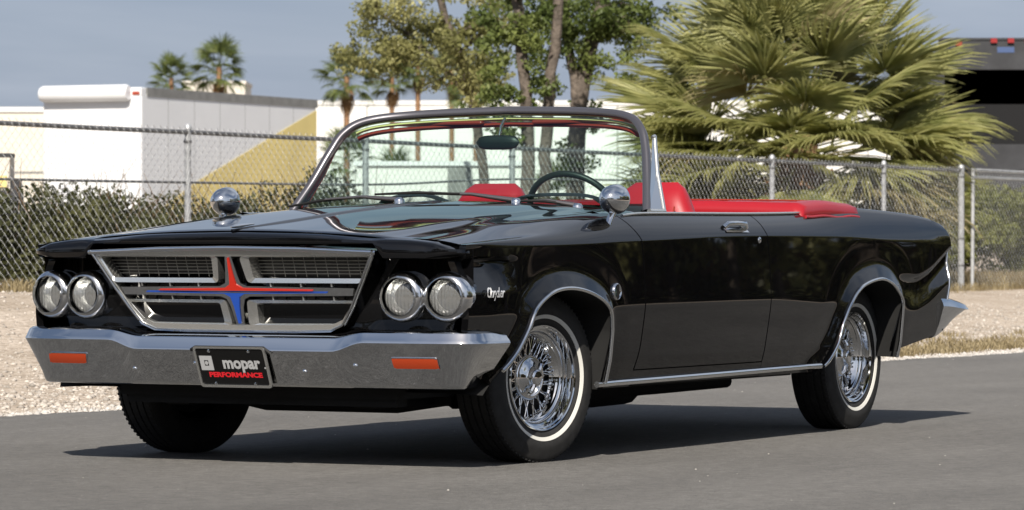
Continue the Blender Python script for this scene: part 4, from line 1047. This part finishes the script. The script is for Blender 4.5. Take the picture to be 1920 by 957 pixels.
cl = offc(t2, [(-.15, 3.55, .5, .45, 20, .17), (.25, 4.0, .6, .35, 18, .2), (.75, 3.5, .5, .5, 18, .18), (-.35, 4.2, .5, .3, 12, .2), (1.1, 4.1, .6, .5, 14, .22), (.35, 2.6, .3, .35, 8, .14), (.4, 5.2, 1.0, .6, 14, .3), (.25, 1.9, .35, .35, 10, .16), (-.25, 2.95, .22, .25, 6, .12)], 60)
broadleaf('shade_tree', 'dark leafy tree with single leaning grey trunk left of the big fan palm', t2,
          [([off(t2, .20, 0, .1), off(t2, .20, 0, 1.4), off(t2, .24, 0, 2.6), off(t2, .42, .1, 3.6), off(t2, .85, .2, 5.2)], .155, .09), ([off(t2, .26, 0, 2.7), off(t2, .10, .1, 3.6), off(t2, .0, .1, 5.2)], .09, .05)], cl, 14000, .068, M['leaf'], 5)
t4 = (-20.45, 37.0, .75)
cl = offc(t4, [(-.45, 3.75, .6, .5, 44, .17), (.35, 3.65, .75, .55, 50, .19), (-.1, 4.3, .8, .35, 24, .2), (1.0, 3.5, .5, .55, 26, .18), (1.1, 4.2, .6, .4, 20, .2), (-1.0, 3.65, .3, .3, 12, .12), (.95, 3.0, .3, .25, 10, .13)], 80)
broadleaf('olive_tree', 'yellow green airy tree with fine drooping leaves in front of the slim palms', t4,
          [([off(t4, 1.05, .3, 0), off(t4, 1.02, .3, 1.8), off(t4, .8, .2, 3.2), off(t4, .4, .1, 4.4), off(t4, .2, 0, 5.4)], .085, .045), ([off(t4, .85, .2, 3.0), off(t4, .0, .1, 3.8), off(t4, -.6, 0, 4.3)], .05, .02)], cl, 12500, .062, M['leaf_olive'], 9, droop=.6)
t3 = (-20.3, 23.5, .4)
cl = offc(t3, [(.3, 5.0, 1.6, 1.0, 40, .35), (1.36, 3.64, .16, .07, 9, .07), (.6, 4.2, .8, .4, 14, .25)], 100)
broadleaf('overhanging_tree', 'dark leafy tree outside the left edge whose twig hangs into the top left corner', t3, [([off(t3, 0, 0, 0), off(t3, .05, 0, 2), off(t3, .2, 0, 4.6)], .2, .1)], cl, 5000, .10, M['leaf'], 12)
# row of street trees and a hedge across the road: seen only as reflections in the car's side
tc_ = [(0, 0, 3.4, 1.9, 1.9, 1.3, 1)] + clumps((0, 0, 3.6), (2.2, 2.2, 1.6), 40, .6, 200)
SV, SF = leafcloud(tc_, 3200, .26, .6, 77, .3)
first = None
for i, (x, y) in enumerate([(15.5, 7), (17, 11), (15.5, 15.5), (17, 20), (15.8, 25), (17.5, 29.5), (16, 35), (17.5, 41), (16, 47), (18, 54), (16.5, 62), (18, 71), (17, 82), (18, 96), (18.5, 4), (18.8, 13), (19, 22.5), (18.7, 32), (19.2, 38), (19, 50.5), (19, 58), (19.2, 66), (19, 76), (19, 88), (19, 104), (18, 114)]):
    t = empty('street_tree', (x, y, 0), 'leafy street tree across the road, seen mirrored in the black car door', 'tree', 'street trees across the road')
    if first is None:
        b = B(); b.tube([(x, y, -.05), (x + .05, y, 1.2), (x, y + .1, 3.4)], [.17, .13, .06], 10); tk = b.mk('trunk', M['bark'], t, 60)
        cr_ = npmesh('crown', SV + np.array([x, y, 0]), SF, M['leaf_olive'], t, kind='stuff'); first = (tk, cr_, (x, y))
    else:
        for s in first[:2]:
            c = s.copy(); COL.objects.link(c); c.parent = t; c.matrix_parent_inverse = Matrix.Translation((-first[2][0], -first[2][1], 0)); 
        t.rotation_euler = (0, 0, i * 1.3); t.scale = (1.15, 1.15, 1.1 + .4 * ((i * 37) % 10) / 10)
g_ = np.random.default_rng(5); hc = [(20 + g_.normal(0, .3), y, 1.7, .9, .9, 1.7, 1) for y in np.arange(-4, 160, 1.0)]
hd = empty('boundary_hedge', (20, 60, 0), 'long dark hedge across the road, seen mirrored low in the car door', 'hedge')
V, F = leafcloud(hc, 26000, .26, .6, 31); npmesh('foliage', V, F, M['leaf_dark'], hd, kind='stuff')
hb_ = B(); hb_.grid([[(20.4 + .15 * math.sin(y * 1.7), y, z) for z in (-.05, .8, 3.0)] for y in np.arange(-4, 160, 2.0)]); hb_.mk('branch_core', M['twig'], hd)

# unseen trees added behind the photographer to darken bumper and grille reflections
for i, (x, y) in enumerate([(-16, -24), (-11, -27), (-6, -25), (-1, -28), (4, -26), (9, -29), (14, -26), (19, -28), (24, -25), (-21, -20), (-24, -13), (-22, -5)]):
    t = empty('added_rear_tree', (x, y, 0), 'unseen tree added behind the photographer to darken the chrome reflections', 'tree', 'unseen trees added behind the photographer')
    for s in first[:2]:
        c = s.copy(); COL.objects.link(c); c.parent = t; c.matrix_parent_inverse = Matrix.Translation((-first[2][0], -first[2][1], 0))
        if s is first[1]: c.data = c.data.copy() if i == 0 else dk_
        if s is first[1] and i == 0: dk_ = c.data; dk_.materials.clear(); dk_.materials.append(M['leaf_dark'])
    t.rotation_euler = (0, 0, i * 1.1); t.scale = (1.45, 1.45, 1.25 + .3 * ((i * 37) % 10) / 10)
hd3 = empty('added_rear_hedge', (0, -23, 0), 'unseen dark hedge added behind the photographer to darken the bumper reflection', 'hedge'); g_ = np.random.default_rng(6)  # unseen hedge, added so the car's front mirrors something dark
hc = [(x, -23 + g_.normal(0, .3), 1.4, 1.0, .8, 1.4, 1) for x in np.arange(-30, 28, 1.1)] + [(-26 + g_.normal(0, .3), y, 1.4, .8, 1.0, 1.4, 1) for y in np.arange(-22, 4, 1.1)]
V, F = leafcloud(hc, 20000, .24, .6, 32); npmesh('foliage', V, F, M['leaf_dark'], hd3, kind='stuff')
hb_ = B(); hb_.grid([[(x, -23.4 + .15 * math.sin(x * 1.7), z) for z in (-.05, 1.0, 2.3)] for x in np.arange(-30, 28, 2.0)]); hb_.grid([[(-26.4 + .15 * math.sin(y * 1.7), y, z) for z in (-.05, 1.0, 2.3)] for y in np.arange(-22, 4, 2.0)]); hb_.mk('branch_core', M['twig'], hd3)
# hedge behind the fence on the left, and its twigs
g_ = np.random.default_rng(15); hc = []
for y in np.arange(9.5, 22, .12):
    hgt = .86 + .16 * sst(15.5, 18, y) + .10 * math.sin(y * 1.3) + .07 * math.sin(y * 3.7 + 1) - .22 * sst(20.5, 22, y); z0 = gz(-12, y)
    for _ in range(3):
        q = g_.uniform(.14, .28); zz = z0 + g_.uniform(.02, max(hgt - q * .6, .05)); hc.append((-12.35 + g_.normal(0, .35), y + g_.normal(0, .12), zz, q, q, q, q ** 2))
    hc.append((-12.1 + g_.normal(0, .2), y, z0 + hgt * .35, .25, .25, hgt * .4, .12))
hd2 = empty('clipped_hedge', (-12.3, 15, .4), 'low dark green shrub hedge growing behind the chain link fence at left', 'hedge')
V, F = leafcloud(hc, 130000, .055, .5, 33, -.3); npmesh('foliage', V, F, M['leaf_dark'], hd2, kind='stuff')
tw = B()
for _ in range(260):
    y = g_.uniform(9.5, 22); x = -12.3 + g_.normal(0, .3); z0 = gz(-12, y); h = (.95 + .14 * sst(15.5, 18, y) + .1 * math.sin(y * 1.3) - .22 * sst(20.5, 22, y)) * g_.uniform(.7, 1.16)
    tw.tube([(x, y, z0), (x + g_.normal(0, .08), y + g_.normal(0, .08), z0 + h * .6), (x + g_.normal(0, .15), y + g_.normal(0, .15), z0 + h)], [.008, .005, .002], 4, cap=False)
tw.mk('twigs', M['twig'], hd2, kind='stuff')
# round bush beyond the gate, with straw at its foot
bu = empty('round_bush', (-13.2, 42.0, .25), 'dense yellow green bush behind the chain link gate at right', 'bush')
bc = clumps((-13.2, 41.6, 1.0), (.95, .95, .70), 90, .24, 400) + clumps((-12.2, 42.8, 1.0), (1.0, 1.0, .7), 80, .24, 401)
V, F = leafcloud(bc, 36000, .06, .5, 35); npmesh('foliage', V, F, M['leaf_bush'], bu, kind='stuff')
b = B()
for k in range(16): a = k * .393; b.tube([(-13.0, 42.4, .2), (-13.0 + .5 * math.cos(a), 42.4 + .5 * math.sin(a), .8), (-13.0 + .7 * math.cos(a), 42.4 + .7 * math.sin(a), 1.3)], [.025, .015, .006], 5)
b.mk('stems', M['twig'], bu)
tufts('bush_grass', [(random.uniform(-14.6, -10.9), random.uniform(38.2, 43)) for _ in range(420)], .20, 'tall dry straw grass at the foot of the round bush', blades=24, spread=.14)

# ------------------------------------------------------------------ fan palms
def fan(seed, seg=34, pet=1.0, blade=.95, span=2.5, fold=.045, droop=.35, ragged=.15):
    """petiole along +x then a pleated fan of pointed leaflets; local metres"""
    g = np.random.default_rng(seed); V = []; F = []
    def P(t): return (pet * t, 0, .10 * pet * math.sin(t * 1.6) - .06 * pet * t * t)
    pw = .022
    for i in range(5):
        t = i / 4; x, y, z = P(t); w = pw * (1 - .45 * t); V += [(x, -w, z), (x, 0, z - w * .8), (x, w, z), (x, 0, z + w * .3)]
    for i in range(4):
        for k in range(4): a = i * 4 + k; b = i * 4 + (k + 1) % 4; F.append((a, b, b + 4, a + 4))
    hx, hy, hz = P(1)
    for k in range(seg):
        u = (k + .5) / seg * 2 - 1; a = u * span * .5 * 1.15 + g.normal(0, .02)
        L = blade * (1 - .28 * abs(u) ** 1.5) * g.uniform(1 - ragged, 1.06); da = span * 1.15 / seg
        tipd = droop * g.uniform(.6, 1.5); tw = g.normal(0, .05); n0 = len(V)
        for (t, wk, dz) in ((.04, .55, 0), (.35, 1.0, -.03), (.62, .66, -.12), (.84, .34, -.45), (1.0, .05, -1.0)):
            r = L * t; w = min(L * .55, max(r, .06)) * da * .5 * wk * 1.05 if t < .7 else L * .55 * da * .5 * wk
            aa = a + tw * t; dx, dy = math.cos(aa), math.sin(aa); z = hz + L * tipd * dz * .8 - .22 * blade * abs(u) ** 2 * t * .5 + .05 * (1 - abs(u)) * t
            cx, cy = hx + dx * r, hy + dy * r
            V += [(cx - dy * -w, cy + dx * -w, z + fold * blade * wk * .5), (cx, cy, z - fold * blade * wk * .5), (cx - dy * w, cy + dx * w, z + fold * blade * wk * .5)]
        for i in range(4):
            q = n0 + i * 3; F += [(q, q + 1, q + 4, q + 3), (q + 1, q + 2, q + 5, q + 4)]
    return np.array(V), np.array(F)
def fanmesh(name, m, **kw):
    V, F = fan(**kw); me = bpy.data.meshes.new(name); me.from_pydata([tuple(v) for v in V], [], [tuple(int(i) for i in f) for f in F]); me.update(); me.materials.append(m); return me
BIG = [fanmesh('frond', M['palm'], seed=k, seg=54, pet=1.05 + .1 * k, blade=1.15, span=2.7 + .25 * (k % 3), droop=.07 + .06 * (k % 4), ragged=.10, fold=.03) for k in range(5)]
BIGD = [fanmesh('frond', M['palm_dry'], seed=20 + k, seg=48, pet=1.2, blade=1.1, span=2.4, droop=.30, ragged=.22, fold=.03) for k in range(3)]
SML = [fanmesh('frond', M['palm_far'], seed=50 + k, seg=20, pet=.85, blade=.9, span=2.9, droop=.35, fold=.03) for k in range(3)]
DED = [fanmesh('dead_frond', M['dead'], seed=70 + k, seg=14, pet=.5, blade=.85, span=1.5, droop=.9, fold=.05) for k in range(2)]
def frond(me, parent, pos, yaw, pitch, s, roll=0, name='frond'):
    o = bpy.data.objects.new(name, me); COL.objects.link(o); o.parent = parent
    o.location = pos; o.rotation_euler = Matrix.Rotation(yaw, 3, 'Z').to_4x4().to_euler()
    m = Matrix.Rotation(yaw, 4, 'Z') @ Matrix.Rotation(-pitch, 4, 'Y') @ Matrix.Rotation(roll, 4, 'X'); o.rotation_euler = m.to_euler(); o.scale = (s, s, s); return o
# the big one right behind the fence
bp_ = (-13.4, 34.9, .2); bigp = empty('fan_palm', bp_, 'large bushy fan palm with spreading grey green fronds behind the fence', 'palm tree')
b = B(); b.tube([(bp_[0], bp_[1], .1), (bp_[0], bp_[1], 1.0), (bp_[0] + .03, bp_[1], 2.3)], [.36, .33, .24], 18); b.mk('trunk', M['palm_bark'], bigp, 60)
g_ = np.random.default_rng(21); nfr = 140
for k in range(nfr):
    t = k / (nfr - 1); pitch = 1.40 - 2.45 * t ** .85 + g_.normal(0, .08); yaw = k * 2.39996 + g_.normal(0, .15); z = 2.4 - 1.1 * t
    me = BIGD[k % 3] if (t > .72 and k % 2) or k % 9 == 4 else BIG[k % 5]
    frond(me, bigp, (.12 * math.cos(yaw), .12 * math.sin(yaw), z), yaw, pitch, g_.uniform(.92, 1.12), g_.normal(0, .35))
for k in range(46):                                     # lower fronds, spreading and hanging
    yaw = k * 2.39996 + .7; frond((BIGD if k % 3 == 0 else BIG)[k % 3], bigp, (.15 * math.cos(yaw), .15 * math.sin(yaw), g_.uniform(1.15, 1.8)), yaw, g_.uniform(-.75, .05), g_.uniform(.85, 1.1), g_.normal(0, .3))
for k in range(34):                                     # side fronds reaching along the fence, both ways
    yaw = (-2.656 if k % 3 else .485) + g_.uniform(-.75, .75); frond((BIGD if k % 4 == 0 else BIG)[k % 3], bigp, (.15 * math.cos(yaw), .15 * math.sin(yaw), g_.uniform(1.2, 2.1)), yaw, g_.uniform(-.35, .30), g_.uniform(.95, 1.15), g_.normal(0, .5))
for k in range(60):                                     # cut stubs of old leaf stalks
    a = k * 2.39996; z = .2 + 1.5 * k / 60; s = B(); s.tube([(bp_[0] + .3 * math.cos(a), bp_[1] + .3 * math.sin(a), bp_[2] + z), (bp_[0] + .48 * math.cos(a), bp_[1] + .48 * math.sin(a), bp_[2] + z + .18)], [.035, .02], 5)
    if k == 0: st0 = s.mk('stalk_stub', M['palm_bark'], bigp)
    else: s.mk('stalk_stub', M['palm_bark'], bigp)
def slim_palm(x, y, h, label, s, seed, n=34, skirt=14, lean=0):
    p = empty('slim_palm', (x, y, 0), label, 'palm tree', 'slim palms in front of the white warehouse' if h > 5 else None); g = np.random.default_rng(seed)
    b = B(); b.tube([(x, y, -.1), (x + lean * .4, y, h * .5), (x + lean, y, h)], [.30 * s / 1.6, .24 * s / 1.6, .20 * s / 1.6], 12); b.mk('trunk', M['palm_bark'], p, 60)
    for k in range(n):
        t = k / (n - 1); frond(SML[k % 3], p, (lean, 0, h - .25 * t * s), k * 2.39996 + g.normal(0, .2), 1.4 - 2.1 * t + g.normal(0, .1), s * g.uniform(.8, 1.1), g.normal(0, .4))
    for k in range(skirt):
        t = k / max(skirt - 1, 1); frond(DED[k % 2], p, (lean, 0, h - .3 * s - .55 * s * t), k * 2.39996, -1.05 - .35 * t, s * g.uniform(.7, .95), g.normal(0, .3), 'dead_frond')
for x, y, h, lb, s, sd in [(-133.3, 205.9, 11.6, 'shorter of two slim palms standing above the white trailer roof', 1.10, 1), (-117.2, 186.1, 11.2, 'taller slim palm standing above the white trailer roof', 1.25, 2),
        (-97.9, 168.0, 9.6, 'leftmost slim palm against the white warehouse wall, right of the yellow trailer corner', 1.1, 3), (-103.2, 182.2, 10.2, 'second slim palm from left against the white warehouse wall', 1.0, 4),
        (-101.9, 182.9, 11.0, 'third slim palm from left against the white warehouse wall, the tallest of that row', 1.0, 5), (-100.2, 183.8, 10.6, 'fourth slim palm against the white wall, half hidden by olive leaves', 1.0, 6),
        (-94.2, 175.6, 9.0, 'fifth slim palm against the white wall with brown skirt beside the forked tree', 1.1, 7)]:
    slim_palm(x, y, h, lb, s, sd)
slim_palm(-34.4, 59.0, 2.7, 'young fan palm beside the back end of the trailer, left of the windscreen', .45, 8, 26, 0)
slim_palm(-31.5, 56.0, 2.0, 'young fan palm seen through the left side of the windscreen', .5, 9, 26, 0)
slim_palm(-22.3, 45.2, 1.6, 'young fan palm seen through the windscreen above the steering wheel', .42, 10, 26, 0)

# ------------------------------------------------------------------ buildings and trailers
def obox(name, m, c, ux, L, W_, z0, z1, parent, d0=0, w0=0):
    """box with corner c, long axis ux, depth to the left of it"""
    u = Vector((ux[0], ux[1], 0)).normalized(); v = Vector((-u.y, u.x, 0)); b = B(); b.box(0, 1, 0, 1, 0, 1)
    b.V = [tuple(Vector((c[0], c[1], 0)) + u * (d0 + L * a) + v * (w0 + W_ * bb) + Vector((0, 0, z0 + (z1 - z0) * zz))) for a, bb, zz in b.V]; return b.mk(name, m, parent)
X2 = (.884, .467)
wh = empty('white_warehouse', (-115, 233, 0), 'long low white warehouse behind the row of palms', 'building')
c = (-134.6, 222.2); obox('wall', M['wall_white'], c, X2, 52, 30, -.2, 10.35, wh); obox('parapet', M['wall_white'], c, X2, 52.2, 30.2, 10.35, 10.65, wh, -.1, -.1)
for k in range(1, 9): obox('wall_joint', M['grey_trim'], c, X2, .08, .05, 0, 10.3, wh, 5.8 * k, -.02)
obox('roof_pipe', M['dark_grey'], c, X2, .25, .25, 10.6, 11.5, wh, 7.6, 6); obox('roof_unit', M['grey_trim'], c, X2, 2.2, 2, 10.6, 11.1, wh, 22, 8)
cb = empty('cream_building', (-108, 152, 0), 'low cream building at the far left behind the white trailer', 'building')
c = (-118.5, 145.8); obox('wall', M['wall_cream'], c, X2, 24, 14, -.2, 7.4, cb); obox('parapet', M['wall_white'], c, X2, 24.2, 14.2, 7.4, 7.65, cb, -.1, -.1); obox('wall_band', M['grey_trim'], c, X2, 24, .06, 4.3, 4.4, cb, 0, -.03)
ph = empty('cream_block', (-168, 266, 0), 'small cream building top between the two far palms above the trailer', 'building')
obox('wall', M['wall_cream'], (-170.4, 265.5), X2, 5.1, 8, -.2, 14.0, ph); obox('parapet', M['wall_cream'], (-170.4, 265.5), X2, 5.3, 8.2, 14.0, 14.25, ph, -.1, -.1)
# white semi trailer with a mustard triangle on its side
th = R(4); e = Vector((math.cos(th), math.sin(th), 0)); s = Vector((-math.sin(th), math.cos(th), 0)); c0 = Vector((-41.53, 61.99, 0)); w = 2.58; L = 8.85; zt = 4.37
tra = empty('box_trailer', (c0.x, c0.y, .2), 'white semi trailer with mustard yellow triangle on its side, behind the hedge', 'trailer')
def TP(a, sd, z): return tuple(c0 - e * a + s * sd + Vector((0, 0, z)))
def tbox(name, m, a0, a1, s0, s1, z0, z1, bev=0):
    b = B(); b.box(a0, a1, s0, s1, z0, z1); b.V = [TP(*v) for v in b.V]; b.F = [f[::-1] for f in b.F]; o = b.mk(name, m, tra); return bevel(o, bev, 3) if bev else o
tbox('body', M['trailer'], 0, w, 0, L, 1.25, zt - .12, .05)
tbox('roof_rail', M['grey_trim'], -.02, w + .02, .25, L + .03, zt - .20, zt)
tbox('roof_cap', M['trailer'], 0, w, -.005, .24, zt - .2, zt - .003, .03)
b = B(); b.prism([(2.6, 2.25), (L - .02, zt - .26), (L - .02, 1.30), (.1, 1.30)], lambda p, d: TP(-.016 - d, p[0], p[1]), 0, -.010); b.mk('yellow_triangle', M['yellow'], tra)
b = B(); P = [(math.cos(a) * .19, math.sin(a) * .19) for a in np.linspace(0, 2 * math.pi, 25)[:-1]]
b.grid([[TP(a_, -.12 + p[0] * k, zt - .13 + p[1] * k) for p in P + P[:1]] for a_, k in ((.26, .1), (.26, .85), (.32, 1), (w - .10, 1), (w - .04, .85), (w - .04, .1))]); b.mk('roll_housing', M['trailer'], tra, 40)
tbox('marker_lamp', M['orange'], .04, .22, -.03, -.004, zt - .17, zt - .10)
for k in range(1, 7): tbox('panel_seam', M['grey_trim'], -.003, 0, L * k / 7 - .006, L * k / 7 + .006, 1.3, zt - .21)
tbox('chassis', M['dark_grey'], .5, w - .5, .3, L - .2, 1.0, 1.24)
for sd in (L - 1.2, L - 2.5):
    for a in (.25, w - .25):
        b = B(); b.lathe([(0, -.12), (.3, -.12), (.5, -.1), (.5, .1), (.3, .12), (0, .12)], 24, 'x'); rm = Matrix.Rotation(th, 4, 'Z'); b.V = [tuple(rm @ Vector(v) + Vector(TP(a, sd, .5))) for v in b.V]; b.mk('wheel', M['rubber'], tra, 40)
for a in (.5, w - .5): tbox('landing_leg', M['dark_grey'], a - .06, a + .06, 2.4, 2.52, 0, 1.1)
# open dark trailer at the right edge
tr2 = empty('dark_trailer', (-17, 52.4, .2), 'open backed dark trailer with red marker lights at the right edge', 'trailer')
c = (-18.1, 51.82)
def rbox(name, m, d0, L_, w0, W2, z0, z1): return obox(name, m, c, X2, L_, W2, z0, z1, tr2, d0, w0)
rbox('side_wall', M['dark_grey'], 0, .09, 0, 9, 1.2, 4.02); rbox('side_wall', M['dark_grey'], 2.41, .09, 0, 9, 1.2, 4.02); rbox('roof', M['dark_grey'], 0, 2.5, 0, 9, 4.02, 4.10)
rbox('header', M['dark_grey'], -.01, 2.52, -.03, .12, 3.90, 4.42); rbox('header_top', M['dark_grey'], -.02, 2.54, -.05, .16, 4.42, 4.46)
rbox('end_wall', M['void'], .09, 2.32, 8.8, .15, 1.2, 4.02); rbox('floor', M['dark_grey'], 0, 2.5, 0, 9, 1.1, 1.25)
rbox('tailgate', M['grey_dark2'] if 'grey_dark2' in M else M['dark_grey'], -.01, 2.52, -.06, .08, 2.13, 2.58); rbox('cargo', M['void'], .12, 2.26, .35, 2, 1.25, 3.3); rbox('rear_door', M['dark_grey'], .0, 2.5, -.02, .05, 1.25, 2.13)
for d in (.28, .90, 1.20, 1.50):
    o = rbox('marker_light', M['marker'], d, .11, -.09, .05, 4.37 - (.05 if d < .5 else 0), 4.45 - (.05 if d < .5 else 0))
M['blue'] = mat('blue_mark', (.06, .10, .22), .5); rbox('blue_emblem', M['blue'], 1.02, .30, -.036, .004, 4.20, 4.30)
for d in (.3, 2.0): rbox('wheel_block', M['rubber'], d, .28, 1.0, .9, .02, .95)
# shed seen through the windscreen
sh_ = empty('white_shed', (-22, 40.8, .2), 'low white shed with a grey door behind the fence, seen through the windscreen', 'shed')
c = (-23.2, 40.1); obox('wall', M['wall_white'], c, X2, 2.75, 2.2, .0, 2.05, sh_); obox('roof', M['trailer'], c, X2, 2.85, 2.3, 2.05, 2.12, sh_, -.05, -.05); obox('door', M['grey_trim'], c, X2, .36, .04, .2, 2.02, sh_, 1.42, -.03)
# equipment box at the left edge
eq = empty('equipment_box', (-16.5, 21, .4), 'small beige and yellow equipment box at the left edge above the hedge', 'equipment')
c = (-16.75, 20.9); obox('cabinet', M['wall_cream'], c, X2, .36, .4, 1.42, 1.76, eq); obox('lid', M['dark_grey'], c, X2, .37, .42, 1.76, 1.80, eq, -.005, -.01); obox('yellow_panel', M['yellow'], c, X2, .20, .02, 1.44, 1.56, eq, .13, -.022); obox('pump', M['dark_grey'], c, X2, .10, .2, 1.40, 1.52, eq, .36, .05); obox('stand', M['dark_grey'], c, X2, .46, .4, .3, 1.41, eq)
